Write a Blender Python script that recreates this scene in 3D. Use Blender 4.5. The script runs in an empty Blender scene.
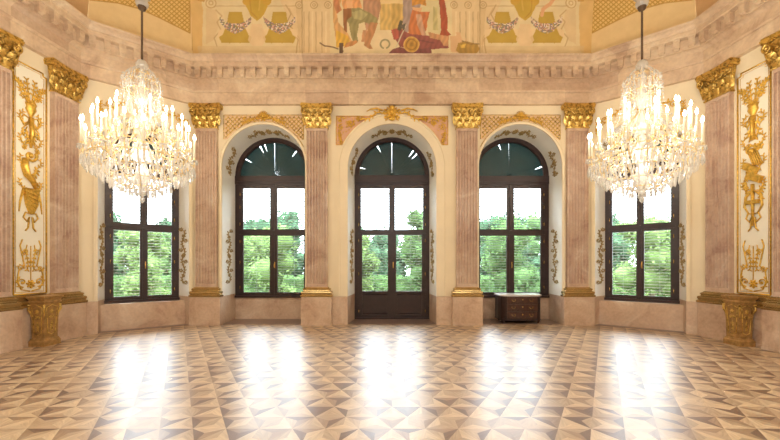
import bpy, math, random
import numpy as np
from mathutils import Vector, Matrix
random.seed(7)
PI = math.pi
C = bpy.context.scene.collection
EYE = 1.6; F = 370.0; HOR = 265.0; CX = 392.0

# ------------------------------------------------------------------ materials
def srgb(r, g, b):
    f = lambda c: (c/255/12.92) if c/255 <= .04045 else ((c/255+.055)/1.055)**2.4
    return (f(r), f(g), f(b), 1)
def mat(name):
    m = bpy.data.materials.new(name); m.use_nodes = True
    nt = m.node_tree; nt.nodes.clear()
    out = nt.nodes.new('ShaderNodeOutputMaterial')
    return m, nt, out
def N(nt, typ, **kw):
    n = nt.nodes.new(typ)
    for k, v in kw.items():
        if k.startswith('_'): setattr(n, k[1:], v)
        else: n.inputs[k.replace('__', ' ')].default_value = v
    return n
def ramp(nt, fac, stops):
    r = nt.nodes.new('ShaderNodeValToRGB'); e = r.color_ramp.elements
    while len(e) < len(stops): e.new(.5)
    for i, (p, c) in enumerate(stops): e[i].position = p; e[i].color = c
    nt.links.new(fac, r.inputs[0]); return r.outputs[0]
def principled(nt, out, **kw):
    p = nt.nodes.new('ShaderNodeBsdfPrincipled')
    for k, v in kw.items(): p.inputs[k].default_value = v
    nt.links.new(p.outputs[0], out.inputs[0]); return p
def objcoord(nt):
    return nt.nodes.new('ShaderNodeNewGeometry').outputs['Position']
def plain(name, col, rough=.5, metal=0., var=.08, scale=6., bump=0.):
    m, nt, out = mat(name)
    p = principled(nt, out, **{'Roughness': rough, 'Metallic': metal})
    n = N(nt, 'ShaderNodeTexNoise', Scale=scale, Detail=4.)
    nt.links.new(objcoord(nt), n.inputs['Vector'])
    a = tuple(c*(1-var) for c in col[:3])+(1,); b = tuple(min(1, c*(1+var)) for c in col[:3])+(1,)
    nt.links.new(ramp(nt, n.outputs[0], [(.3, a), (.7, b)]), p.inputs['Base Color'])
    if bump:
        bn = N(nt, 'ShaderNodeBump', Strength=bump, Distance=.01)
        nt.links.new(n.outputs[0], bn.inputs['Height']); nt.links.new(bn.outputs[0], p.inputs['Normal'])
    return m
def marble(name, cols, scale=1.6, rough=.32, block=0):
    m, nt, out = mat(name)
    p = principled(nt, out, Roughness=rough)
    pos = objcoord(nt)
    n = N(nt, 'ShaderNodeTexNoise', Scale=scale, Detail=8., Roughness=.62, Distortion=.9)
    nt.links.new(pos, n.inputs['Vector'])
    c = ramp(nt, n.outputs[0], [(.30, cols[0]), (.45, cols[1]), (.58, cols[2]), (.72, cols[3])])
    n2 = N(nt, 'ShaderNodeTexNoise', Scale=scale*11, Detail=3.)
    nt.links.new(pos, n2.inputs['Vector'])
    mx = N(nt, 'ShaderNodeMix', _data_type='RGBA', _blend_type='MULTIPLY'); mx.inputs[0].default_value = .35
    nt.links.new(c, mx.inputs[6])
    nt.links.new(ramp(nt, n2.outputs[0], [(.35, (.72, .70, .70, 1)), (.6, (1, 1, 1, 1))]), mx.inputs[7])
    res = mx.outputs[2]
    if block:
        # slabs of stone with their own tone
        sc = N(nt, 'ShaderNodeMapping'); sc.inputs['Scale'].default_value = (1/block, 1/block, 2.4)
        nt.links.new(pos, sc.inputs['Vector'])
        fl = N(nt, 'ShaderNodeVectorMath', _operation='FLOOR'); nt.links.new(sc.outputs[0], fl.inputs[0])
        wn = N(nt, 'ShaderNodeTexWhiteNoise'); nt.links.new(fl.outputs[0], wn.inputs['Vector'])
        m2 = N(nt, 'ShaderNodeMix', _data_type='RGBA', _blend_type='MULTIPLY'); m2.inputs[0].default_value = 1
        nt.links.new(res, m2.inputs[6])
        nt.links.new(ramp(nt, wn.outputs[0], [(0, (.80, .74, .74, 1)), (.3, (.93, .9, .89, 1)), (.5, (1, 1, 1, 1))]), m2.inputs[7])
        res = m2.outputs[2]
    nt.links.new(res, p.inputs['Base Color'])
    return m
M = {}
def gildmat(name, c0, c1, scale):
    m, nt, out = mat(name)
    p = principled(nt, out, Roughness=.33, Metallic=.88)
    n = N(nt, 'ShaderNodeTexNoise', Scale=scale, Detail=4., Roughness=.6)
    nt.links.new(objcoord(nt), n.inputs['Vector'])
    nt.links.new(ramp(nt, n.outputs[0], [(.30, c0), (.54, c1)]), p.inputs['Base Color'])
    bn = N(nt, 'ShaderNodeBump', Strength=.5, Distance=.01)
    nt.links.new(n.outputs[0], bn.inputs['Height']); nt.links.new(bn.outputs[0], p.inputs['Normal'])
    return m
M['pink'] = marble('pink_marble', [srgb(182,146,124), srgb(206,176,150), srgb(216,190,166), srgb(230,210,190)])
M['shaft'] = marble('shaft_marble', [srgb(176,140,122), srgb(202,172,150), srgb(214,188,166), srgb(230,212,194)], 2.2)
M['stone'] = marble('entablature_marble', [srgb(188,156,130), srgb(215,189,160), srgb(225,201,172), srgb(236,218,192)], 1.3, .5, 1.15)
M['cream'] = plain('cream_stucco', srgb(238,223,192), .7, var=.035, scale=2.)
M['creamlight'] = plain('pale_panel', srgb(240,234,216), .6, var=.02, scale=2.)
M['reveal'] = plain('reveal_plaster', srgb(250,248,242), .6, var=.03, scale=2.)
M['gold'] = gildmat('gilding', srgb(112,82,44), srgb(226,192,108), 15.)
M['goldpale'] = plain('pale_gilding', srgb(206,168,92), .5, .45, .12, 20.)
M['bronze'] = plain('bronze_moulding', srgb(184,156,104), .27, .8, .12, 9.)
M['leafgold'] = plain('leaf_gold', srgb(226,184,84), .34, .6, .25, 24., .3)
M['olive'] = plain('grey_gold_arabesque', srgb(176,150,98), .6, .2, .15, 20.)
M['dark'] = plain('dark_oak', srgb(50,32,33), .36, 0, .22, 9.)
M['chest'] = plain('walnut', srgb(74,44,34), .35, 0, .3, 14.)
M['chestdark'] = plain('dark_walnut', srgb(46,28,26), .4, 0, .2, 10.)
M['slab'] = plain('grey_marble_top', srgb(214,206,204), .2, 0, .08, 8.)
M['palegilt'] = plain('pale_gilt_metal', srgb(232,208,158), .35, .6, .08)
M['brass'] = plain('brass', srgb(214,172,96), .3, .9, .05)
M['iron'] = plain('dark_rod', srgb(96,74,54), .5, .4, .05)
M['sill'] = plain('grey_stone_floor', srgb(132,108,98), .3, 0, .12, 5.)
M['blind'] = plain('blind_slat', srgb(136,140,136), .6, 0, .04)
M['teal'] = plain('teal_shutter', srgb(24,74,80), .5, 0, .12, 5.)
M['pedestal'] = plain('gilt_wood', srgb(176,138,84), .45, .3, .3, 14., .3)
M['wax'] = plain('white_candle', srgb(250,240,216), .5, 0, .01)
M['bark'] = plain('bark', srgb(84,70,56), .9, 0, .2, 6.)
M['grass'] = plain('lawn', srgb(34,48,24), .9, 0, .2, 1.)
def leafmat(name, col):
    m, nt, out = mat(name)
    d = N(nt, 'ShaderNodeBsdfDiffuse'); t = N(nt, 'ShaderNodeBsdfTranslucent'); mx = N(nt, 'ShaderNodeMixShader', Fac=.4)
    n = N(nt, 'ShaderNodeTexNoise', Scale=1.1, Detail=6.)
    nt.links.new(objcoord(nt), n.inputs['Vector'])
    c = ramp(nt, n.outputs[0], [(.3, tuple(x*.5 for x in col[:3])+(1,)), (.7, tuple(min(1, x*1.6) for x in col[:3])+(1,))])
    nt.links.new(c, d.inputs[0]); nt.links.new(c, t.inputs[0])
    nt.links.new(d.outputs[0], mx.inputs[1]); nt.links.new(t.outputs[0], mx.inputs[2])
    nt.links.new(mx.outputs[0], out.inputs[0]); return m
M['leaf_a'] = leafmat('light_leaves', srgb(86,106,62))
M['leaf_b'] = leafmat('mid_leaves', srgb(68,90,54))
M['leaf_c'] = leafmat('dark_leaves', srgb(54,76,56))
def glassmat():
    m, nt, out = mat('window_glass')
    t = N(nt, 'ShaderNodeBsdfTransparent', Color=(.97, .985, .98, 1)); g = N(nt, 'ShaderNodeBsdfGlossy', Roughness=.02)
    f = N(nt, 'ShaderNodeFresnel', IOR=1.45); mx = N(nt, 'ShaderNodeMixShader')
    nt.links.new(f.outputs[0], mx.inputs[0]); nt.links.new(t.outputs[0], mx.inputs[1]); nt.links.new(g.outputs[0], mx.inputs[2])
    nt.links.new(mx.outputs[0], out.inputs[0]); return m
M['glass'] = glassmat()
def crystalmat():
    m, nt, out = mat('cut_crystal')
    t = N(nt, 'ShaderNodeBsdfTransparent', Color=(.98, .97, .95, 1)); g = N(nt, 'ShaderNodeBsdfGlossy', Roughness=.12)
    tl = N(nt, 'ShaderNodeBsdfTranslucent', Color=(.95, .94, .92, 1)); df = N(nt, 'ShaderNodeBsdfDiffuse', Color=(.93, .92, .9, 1))
    a = N(nt, 'ShaderNodeMixShader', Fac=.45); b = N(nt, 'ShaderNodeMixShader', Fac=.25); c = N(nt, 'ShaderNodeMixShader', Fac=.25)
    nt.links.new(tl.outputs[0], a.inputs[1]); nt.links.new(df.outputs[0], a.inputs[2])
    nt.links.new(a.outputs[0], b.inputs[1]); nt.links.new(g.outputs[0], b.inputs[2])
    nt.links.new(b.outputs[0], c.inputs[1]); nt.links.new(t.outputs[0], c.inputs[2])
    nt.links.new(c.outputs[0], out.inputs[0]); return m
M['crystal'] = crystalmat()
def flamemat():
    m, nt, out = mat('flame_bulb')
    e = N(nt, 'ShaderNodeEmission', Color=(1, .88, .66, 1), Strength=20.)
    nt.links.new(e.outputs[0], out.inputs[0]); return m
M['flame'] = flamemat()
def attrmat(name, rough, coat=0., grain=False, spec=.5):
    m, nt, out = mat(name)
    p = principled(nt, out, **{'Roughness': rough, 'Coat Weight': coat, 'Coat Roughness': .2, 'Specular IOR Level': spec, 'IOR': 1.72 if grain else 1.5})
    a = N(nt, 'ShaderNodeAttribute', _attribute_name='paint')
    mx = N(nt, 'ShaderNodeMix', _data_type='RGBA', _blend_type='MULTIPLY'); mx.inputs[0].default_value = 1
    nt.links.new(a.outputs['Color'], mx.inputs[6])
    n = N(nt, 'ShaderNodeTexNoise', Scale=5. if not grain else 14., Detail=5., Roughness=.6)
    pos = objcoord(nt)
    if grain:
        g = N(nt, 'ShaderNodeAttribute', _attribute_name='grain')
        nt.links.new(g.outputs['Vector'], n.inputs['Vector'])
        nt.links.new(ramp(nt, n.outputs[0], [(.3, (.74, .70, .68, 1)), (.62, (1, 1, 1, 1))]), mx.inputs[7])
        n3 = N(nt, 'ShaderNodeTexNoise', Scale=2.5, Detail=3.); nt.links.new(pos, n3.inputs['Vector'])
        r = N(nt, 'ShaderNodeMapRange'); r.inputs[3].default_value = rough-.05; r.inputs[4].default_value = rough+.07
        nt.links.new(n3.outputs[0], r.inputs[0]); nt.links.new(r.outputs[0], p.inputs['Roughness'])
    else:
        nt.links.new(pos, n.inputs['Vector'])
        nt.links.new(ramp(nt, n.outputs[0], [(.3, (.93, .91, .88, 1)), (.65, (1, 1, 1, 1))]), mx.inputs[7])
    nt.links.new(mx.outputs[2], p.inputs['Base Color'])
    return m
M['parquet'] = attrmat('parquet', .305, 0, True, .5)
M['fresco'] = attrmat('painted_vault', .8)

# ------------------------------------------------------------------ mesh builder
class MB:
    def __init__(s): s.v = []; s.f = []; s.m = []; s.sm = []
    def add(s, vs, fs, mi=0, smooth=False):
        b = len(s.v); s.v += [tuple(p) for p in vs]
        for f in fs: s.f.append(tuple(i+b for i in f)); s.m.append(mi); s.sm.append(smooth)
    def box(s, x0, x1, y0, y1, z0, z1, mi=0):
        vs = [(x, y, z) for z in (z0, z1) for y in (y0, y1) for x in (x0, x1)]
        s.add(vs, [(0,2,3,1), (4,5,7,6), (0,1,5,4), (2,6,7,3), (0,4,6,2), (1,3,7,5)], mi)
    def loft(s, rings, closed=True, cap=True, mi=0, smooth=False):
        n = len(rings[0]); vs = [p for r in rings for p in r]; fs = []
        for i in range(len(rings)-1):
            for j in range(n if closed else n-1):
                k = (j+1) % n
                fs.append((i*n+j, i*n+k, (i+1)*n+k, (i+1)*n+j))
        if cap and closed:
            fs.append(tuple(range(n))[::-1]); fs.append(tuple((len(rings)-1)*n+j for j in range(n)))
        s.add(vs, fs, mi, smooth)
    def rects(s, lst, mi=0, cx=0):     # (halfwidth, yfront, yback, z)
        s.loft([[(cx-h, y0, z), (cx+h, y0, z), (cx+h, y1, z), (cx-h, y1, z)] for h, y0, y1, z in lst], mi=mi)
    def tube(s, pts, rad, n=6, mi=0, flat=1., closed=False):
        pts = [Vector(p) for p in pts]; R = rad if isinstance(rad, (list, tuple)) else [rad]*len(pts)
        rings = []; up = None
        for i, p in enumerate(pts):
            t = (pts[min(i+1, len(pts)-1)]-pts[max(i-1, 0)])
            if t.length < 1e-9: t = Vector((0, 0, 1))
            t.normalize()
            if up is None: up = Vector((0, 1, 0)) if abs(t.y) < .9 else Vector((1, 0, 0))
            a = t.cross(up); a = a.normalized() if a.length > 1e-6 else Vector((1, 0, 0)); b = a.cross(t).normalized()
            rings.append([tuple(p+a*(R[i]*math.cos(2*PI*k/n))+b*(R[i]*flat*math.sin(2*PI*k/n))) for k in range(n)])
        s.loft(rings, mi=mi, smooth=True)
    def lathe(s, prof, cx=0, cy=0, n=16, mi=0, smooth=True):
        s.loft([[(cx+r*math.cos(2*PI*k/n), cy+r*math.sin(2*PI*k/n), z) for k in range(n)] for r, z in prof], mi=mi, smooth=smooth)
    def ell(s, c, r, ang=0., mi=0, nu=8, nv=5):     # ellipsoid turned in the xz plane
        ca, sa = math.cos(ang), math.sin(ang); rings = []
        for i in range(nv+1):
            t = -PI/2+PI*i/nv*.999+.0005; ring = []
            for k in range(nu):
                a = 2*PI*k/nu
                x = r[0]*math.sin(t); z = r[2]*math.cos(t)*math.cos(a); y = r[1]*math.cos(t)*math.sin(a)
                ring.append((c[0]+x*ca-z*sa, c[1]+y, c[2]+x*sa+z*ca))
            rings.append(ring)
        s.loft(rings, mi=mi, smooth=True)
    def drop(s, x, y, z, r, h, mi=0, n=6):
        s.lathe([(r*.15, z), (r*.5, z-h*.25), (r, z-h*.62), (r*.6, z-h*.88), (r*.05, z-h)], x, y, n, mi, False)
    def xf(s, fn): s.v = [tuple(fn(*p)) for p in s.v]; return s
    def build(s, name, mats, parent=None, loc=None, kind=None):
        me = bpy.data.meshes.new(name); me.from_pydata(s.v, [], s.f)
        if not isinstance(mats, (list, tuple)): mats = [mats]
        for m in mats: me.materials.append(m)
        me.polygons.foreach_set('material_index', s.m); me.polygons.foreach_set('use_smooth', s.sm)
        me.update()
        o = bpy.data.objects.new(name, me); C.objects.link(o)
        if parent: o.parent = parent
        if loc: o.location = loc
        if kind: o['kind'] = kind
        return o
def recalc(o):
    import bmesh
    b = bmesh.new(); b.from_mesh(o.data); bmesh.ops.recalc_face_normals(b, faces=b.faces); b.to_mesh(o.data); b.free()
def empty(name, loc, rz=0): 
    o = bpy.data.objects.new(name, None); C.objects.link(o); o.location = loc; o.rotation_euler = (0, 0, rz); o.empty_display_size = .1; return o
def tag(o, label=None, cat=None, group=None):
    if label: o['label'] = label
    if cat: o['category'] = cat
    if group: o['group'] = group
    return o
def copy_tree(o, parent=None):
    c = o.copy(); C.objects.link(c)
    if parent: c.parent = parent
    for ch in list(o.children): copy_tree(ch, c)
    return c

# ------------------------------------------------------------------ plan
CL1 = (-5.25, 9.84); CL2 = (-7.03, 8.35); CL3 = (-7.70, -3.0)
POLY = [CL3, CL2, CL1, (5.25, 9.84), (7.03, 8.35), (7.70, -3.0)]      # clockwise seen from above
def seg_frame(i):
    A = Vector(POLY[i]); B = Vector(POLY[(i+1) % 6]); d = (B-A).normalized()
    return A, B, d, Vector((d.y, -d.x))        # inward normal
def offset_poly(p):
    out = []
    for i in range(6):
        _, _, _, n0 = seg_frame((i-1) % 6); _, _, _, n1 = seg_frame(i)
        out.append(Vector(POLY[i])+(n0+n1)*(p/(1+n0.dot(n1))))
    return out
WP = -.11                                     # wall surface behind the entablature plane
WALLP = offset_poly(WP)
def seg_origin(i):                            # frame centred on the segment, local y = outward
    A, B, d, n = seg_frame(i); mid = (A+B)/2
    return mid, math.atan2(d.y, d.x)
SIDES = {0: 'left', 1: 'front_left', 2: 'front', 3: 'front_right', 4: 'right', 5: 'back'}

# ------------------------------------------------------------------ entablature and vault
PROF = [(0, 5.88), (.0, 6.17), (.035, 6.18), (.045, 6.215), (.012, 6.23), (.012, 6.43), (.04, 6.45), (.06, 6.47), (.09, 6.49), (.15, 6.50), (.15, 6.73),
        (.27, 6.735), (.29, 6.75), (.29, 6.84), (.32, 6.85), (.33, 6.88), (.37, 6.92), (.42, 6.95), (.43, 6.985), (.28, 6.99)]
mb = MB()
rings = [[(q.x, q.y, z) for q in offset_poly(p)] for p, z in PROF]
rings = [[(q.x, q.y, 5.88) for q in offset_poly(-.16)]]+rings
mb.loft(rings, cap=False)
ent = mb.build('trim_1', M['stone'], kind='structure'); recalc(ent)
modm = MB()
modm.box(-.06, .06, -.10, .01, 6.55, 6.735)
modm.loft([[(x, 0, 6.52), (x, -.05, 6.52), (x, -.09, 6.555), (x, 0, 6.56)] for x in (-.045, .045)])
modm.box(-.07, .07, -.115, .01, 6.705, 6.737)
proto = None
for i in (0, 1, 2, 3, 4):
    A, B, d, n = seg_frame(i)
    pp = offset_poly(.15); a = pp[i]; b = pp[(i+1) % 6]; L = (b-a).length
    if i == 0: a = a+(b-a)*((L-3.8)/L); L = 3.8
    if i == 4: b = a+(b-a)*(3.8/L); L = 3.8
    k = max(1, round(L/.29)-1); st = L/(k+1)
    for j in range(k+1):
        q = a+(b-a).normalized()*(st*(j+.5))
        if proto is None: proto = modm.build('modillion', M['stone'], ent); o = proto
        else: o = proto.copy(); C.objects.link(o)
        o.location = (q.x, q.y, 0); o.rotation_euler = (0, 0, math.atan2(d.y, d.x))

def pip(px, py, poly):
    n = len(poly); inside = np.zeros(px.shape, bool)
    j = n-1
    for i in range(n):
        xi, yi = poly[i]; xj, yj = poly[j]
        if yi != yj:
            c = ((yi > py) != (yj > py)) & (px < (xj-xi)*(py-yi)/(yj-yi)+xi)
            inside ^= c
        j = i
    return inside
def lin(c): return np.array(srgb(*c)[:3])
CR = lin((232,213,168)); OC = lin((206,162,58)); LINE = lin((186,148,98))
def hashn(px, py, s):
    return np.modf(np.abs(np.sin(np.floor(px/s)*12.9898+np.floor(py/s)*78.233)*43758.5453))[0]
def stroke(col, px, py, pts, w, c, a=1.):
    d = np.full(px.shape, 1e9)
    for (x0, y0), (x1, y1) in zip(pts, pts[1:]):
        L2 = (x1-x0)**2+(y1-y0)**2+1e-9
        t = np.clip(((px-x0)*(x1-x0)+(py-y0)*(y1-y0))/L2, 0, 1)
        d = np.minimum(d, np.hypot(px-x0-t*(x1-x0), py-y0-t*(y1-y0)))
    k = np.clip((w/2-d)/.5+.5, 0, 1)[:, None]*a
    return col*(1-k)+lin(c)*k
def fill(col, px, py, pts, c, a=1.):
    k = pip(px, py, pts)[:, None]*a
    return col*(1-k)+lin(c)*k
def circ(cx, cy, r, n=20, ry=None, a0=0, a1=2*PI): return [(cx+r*math.cos(a0+(a1-a0)*i/n), cy+(ry or r)*math.sin(a0+(a1-a0)*i/n)) for i in range(n+1)]
def paint_centre(px0, py0):
    px = px0+.14*np.sin(py0*.55+np.sin(px0*.3)*1.5); py = py0+.12*np.sin(px0*.6+np.sin(py0*.4)*1.2)
    col = np.tile(CR, (len(px), 1))
    # painted cream architecture: lighter fields, drawn columns
    for s in (-1, 1):
        X = lambda x: 391+s*(391-x)
        q = lambda pts: [(X(x), y) for x, y in pts]
        col = fill(col, px, py, q([(187, -30), (196, -30), (203, 10), (202, 50), (199, 54), (187, 54)]), (226, 184, 110), .8)
        col = fill(col, px, py, q([(268, -30), (330, -30), (330, 54), (302, 54)]), (228, 194, 148), .5)
        for x in (304, 309, 316, 322): col = stroke(col, px, py, q([(x, 12), (x, 52)]), 1., (190, 156, 112), .8)
        col = stroke(col, px, py, q([(302, -5), (302, 54)]), 1.3, (170, 134, 88), .9)
        for x in (312.5, 326): col = stroke(col, px, py, q([(x, 12), (x, 52)]), 1.6, (246, 226, 186), .6)
        col = fill(col, px, py, q([(198, 46), (302, 46), (302, 54), (198, 54)]), (220, 194, 148), .6)
        col = fill(col, px, py, q([(206, 8), (216, 10), (219, 24), (214, 40), (206, 44)]), (224, 196, 150), .7)
        col = fill(col, px, py, q([(296, 8), (302, 8), (302, 46), (299, 44)]), (216, 186, 138), .7)
        col = stroke(col, px, py, q([(221, 30), (214, 38), (217, 46)]), 1.1, (190, 156, 110), .8)
        for x in (299, 314, 328):
            col = stroke(col, px, py, q(circ(x, 5, 3.4)), .9, (184, 146, 96), .9); col = stroke(col, px, py, q(circ(x, 5, 1.3)), .8, (184, 146, 96), .9)
        col = stroke(col, px, py, q([(286, 5), (291, 14), (287, 22), (294, 31), (298, 40), (296, 54)]), 1.1, (190, 152, 104), .9)
        col = stroke(col, px, py, q([(289, 8), (294, 18), (291, 26), (299, 38), (300, 52)]), .8, (206, 170, 120), .9)
        col = stroke(col, px, py, q([(214, 6), (247, 6)]), .8, LINEC, .8); col = stroke(col, px, py, q([(268, 6), (296, 6)]), .8, LINEC, .8)
        col = stroke(col, px, py, q([(216, 10), (222, 16), (217, 22), (221, 30)]), 1.2, (196, 160, 112), .8)
        col = stroke(col, px, py, q(circ(211, 3, 5)), 1., (196, 156, 100), .9); col = stroke(col, px, py, q(circ(211, 3, 2)), .9, (196, 156, 100), .9)
        col = fill(col, px, py, q([(196, -10), (207, -10), (204, 2), (198, 1)]), (196, 148, 66), .9)
        # shield hanging between the ochre vases
        col = fill(col, px, py, q(circ(257, 4, 10.5, ry=9)+circ(257, 11, 8, ry=7)), (204, 158, 44), 1)
        col = fill(col, px, py, q([(247, -20), (267, -20), (268, 6), (263, 16), (257, 21), (251, 16), (246, 6)]), (200, 164, 50), 1)
        col = fill(col, px, py, q(circ(247, 1, 4.5)), (206, 162, 50)); col = fill(col, px, py, q(circ(267, 1, 4.5)), (206, 162, 50))
        col = stroke(col, px, py, q([(250, 0), (251, 12), (257, 18)]), 1., (178, 130, 30), .7); col = stroke(col, px, py, q([(260, 0), (259, 10)]), 1.4, (226, 190, 90), .6)
        for cx in (235.5, 279.5):
            col = fill(col, px, py, q([(cx-6.5, 12), (cx+6.5, 12), (cx+8.5, 22), (cx+11, 30), (cx+17, 36), (cx+14, 43), (cx-14, 43), (cx-17, 36), (cx-11, 30), (cx-8.5, 22)]), (194, 160, 54))
            col = fill(col, px, py, q([(cx+10, 28), (cx+17, 30), (cx+18, 38), (cx+13, 35)]), (236, 210, 164)); col = fill(col, px, py, q([(cx-10, 28), (cx-17, 30), (cx-18, 38), (cx-13, 35)]), (236, 210, 164))
            # flower garland
            u = (px-X(cx))/15.; yc = 20+8.5*(1-u*u)
            g = (np.abs(u) < 1.05) & (np.abs(py-yc) < 5.2*(1-.45*np.abs(u)))
            h = hashn(px, py, 1.15); h2 = hashn(px+31, py+7, 1.15)
            pal = [(236, 222, 206), (150, 112, 110), (206, 150, 130), (120, 118, 108), (222, 190, 176), (146, 140, 90), (130, 128, 140)]
            for j, c in enumerate(pal):
                k = g & (h >= j/len(pal)) & (h < (j+1)/len(pal)) & (h2 > .12)
                col[k] = lin(c)
        col = fill(col, px, py, q([(252, 24), (262, 24), (266, 40), (262, 46), (252, 46), (248, 40)]), (234, 204, 160), .8)
    # figure group in the middle: generic draped figures
    f = lambda pts, c, a=1.: fill(col, px, py, pts, c, a)
    col = f([(380, 0), (400, -6), (410, 0), (410, 28), (402, 30), (380, 30)], (218, 184, 110)); col = f([(378, 0), (392, -9), (409, 0), (409, 4), (378, 4)], (236, 208, 148))
    col = f([(391, 3), (392, 29), (399, 29), (402, 4)], (198, 160, 84), .7)
    col = f([(368, 30), (392, 30), (396, 40), (392, 50), (340, 52), (345, 40)], (238, 216, 176), .7)
    col = f([(333, -20), (345, -20), (341, 2), (337, 14), (338, 22), (348, 34), (354, 44), (337, 48), (335, 34), (333, 20)], (214, 150, 78), .75)
    col = f([(336, 30), (348, 36), (352, 46), (336, 47)], (224, 176, 64))
    col = f([(363, -20), (378, -20), (381, 8), (378, 20), (372, 28), (366, 30), (363, 10)], (176, 112, 88), .8)
    col = f([(363, 30), (367, 30), (365, 42), (361, 42)], (206, 150, 108))
    col = f([(334, -20), (341, -20), (339, 4), (342, 10), (337, 14), (334, 6)], (200, 128, 84))
    col = f([(341, -20), (361, -20), (360, 0), (362, 8), (354, 14), (346, 14), (342, 5)], (232, 164, 106)); col = f([(345, -10), (352, -10), (353, 8), (347, 10)], (244, 192, 140), .8)
    col = f([(345, 10), (352, 8), (360, 8), (370, 13), (377, 18), (378, 24), (374, 26), (364, 22), (359, 24), (357, 34), (358, 41), (354, 43), (351, 36), (349, 24), (344, 18)], (152, 142, 92))
    col = f([(352, 12), (361, 10), (368, 14), (362, 20), (354, 19)], (188, 178, 124), .8)
    col = f([(343, 9), (351, 8), (352, 16), (347, 20), (347, 33), (344, 30), (343, 18)], (150, 92, 50))
    col = f([(370, 22), (378, 23), (374, 34), (370, 44), (373, 49), (369, 49), (364, 45), (366, 34)], (190, 132, 88))
    col = f([(346, 43), (356, 40), (358, 42), (352, 46), (344, 48)], (202, 138, 84))
    col = stroke(col, px, py, [(320, 43), (325, 46), (333, 47), (338, 49)], 1.3, (104, 70, 52)); col = f([(339.5, 43), (343.5, 43), (343, 54), (339, 54)], (86, 56, 46))
    col = stroke(col, px, py, circ(385, 44, 4.4, a0=2.0, a1=7.4), 1.7, (128, 126, 92), .9)
    # right hand group: red cloak, pale dress, purple cloth
    col = f([(403, -20), (420, -20), (421, 4), (416, 18), (412, 32), (403, 32), (403, 10)], (168, 146, 140))
    col = f([(410, -20), (426, -20), (426, 6), (420, 4), (412, 6)], (212, 146, 56))
    col = f([(412, 10), (430, 12), (428, 24), (424, 36), (408, 37), (409, 24)], (204, 116, 66))
    col = f([(416, 14), (421, 14), (424, 28), (427, 36), (422, 36), (417, 24)], (206, 160, 132)); 
    col = f([(434, -20), (441, -20), (446, 8), (448, 22), (447, 30), (451, 35), (441, 38), (438, 22), (437, 6)], (172, 66, 42))
    col = f([(427, -20), (436, -20), (440, 10), (441, 30), (440, 34), (428, 32), (427, 22), (430, 12), (420, 12), (418, 8), (426, 6)], (222, 208, 158)); col = f([(433, 6), (437, 8), (438, 30), (433, 30)], (196, 184, 122), .8)
    col = f([(412, 7), (422, 8), (421, 12), (413, 10)], (230, 180, 130))
    col = f([(391, 32), (400, 28), (410, 34), (430, 36), (440, 38), (448, 42), (449, 48), (436, 49), (420, 50), (400, 47), (396, 40)], (146, 66, 70))
    col = f([(428, 32), (441, 35), (449, 36), (448, 46), (444, 46), (440, 40), (430, 38)], (206, 150, 106)); col = f([(391, 30), (398, 28), (399, 38), (394, 40)], (186, 84, 74))
    col = f([(388, 54), (393, 49), (400, 47), (410, 50), (421, 49), (431, 47), (432, 54)], (126, 56, 68)); col = stroke(col, px, py, [(404, 38), (418, 40), (434, 43)], 1.4, (112, 44, 60), .8)
    col = stroke(col, px, py, [(396, 47), (402, 34), (406, 25)], 1.1, (210, 196, 170)); col = f([(397, 30), (400, 20), (403, 21), (401, 31)], (78, 72, 60)); col = f([(400, 26), (406, 23), (404, 31)], (92, 84, 78))
    col = f(circ(411.5, 44.5, 7.6), (196, 146, 60)); col = stroke(col, px, py, circ(411.5, 44.5, 5.2), 1., (148, 100, 40)); col = f(circ(411.5, 44.5, 2.3), (170, 124, 52)); col = stroke(col, px, py, circ(411.5, 44.5, 7.6), .8, (224, 184, 100))
    # still life at the right of the group
    col = f([(450, 36), (456, 36), (456, 32), (460, 32), (461, 36), (463, 42), (464, 52), (451, 52)], (226, 184, 140))
    col = f([(458, 43), (466, 41), (477, 44), (480, 49), (476, 54), (460, 54), (456, 50)], (178, 138, 60)); col = f([(460, 45), (466, 44), (465, 48), (461, 48)], (230, 190, 80)); col = stroke(col, px, py, [(462, 41), (470, 44), (479, 44)], 1.1, (140, 108, 60))
    # arm of a small figure at right garland
    col = stroke(col, px, py, [(556, -4), (550, 4), (543, 9), (542, 15)], 3.6, (226, 170, 126))
    # mottled brushwork and fold lines over the figures
    fig = pip(px, py, [(331, -30), (462, -30), (482, 54), (320, 54)])
    k = 1+.13*np.sin(px*1.25+py*.25+np.sin(py*.3)*1.6)+.06*np.sin(px*.4-py*.5)
    sat = np.abs(col-CR).sum(1) > .45
    col = np.where((fig & sat)[:, None], np.clip(col*k[:, None], 0, 1), col)
    col = col*.90+CR*.10
    col = col*(1+.03*np.sin(px0*.31)*np.sin(py0*.27))[:, None]
    return col
LINEC = (190, 154, 104)
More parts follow.
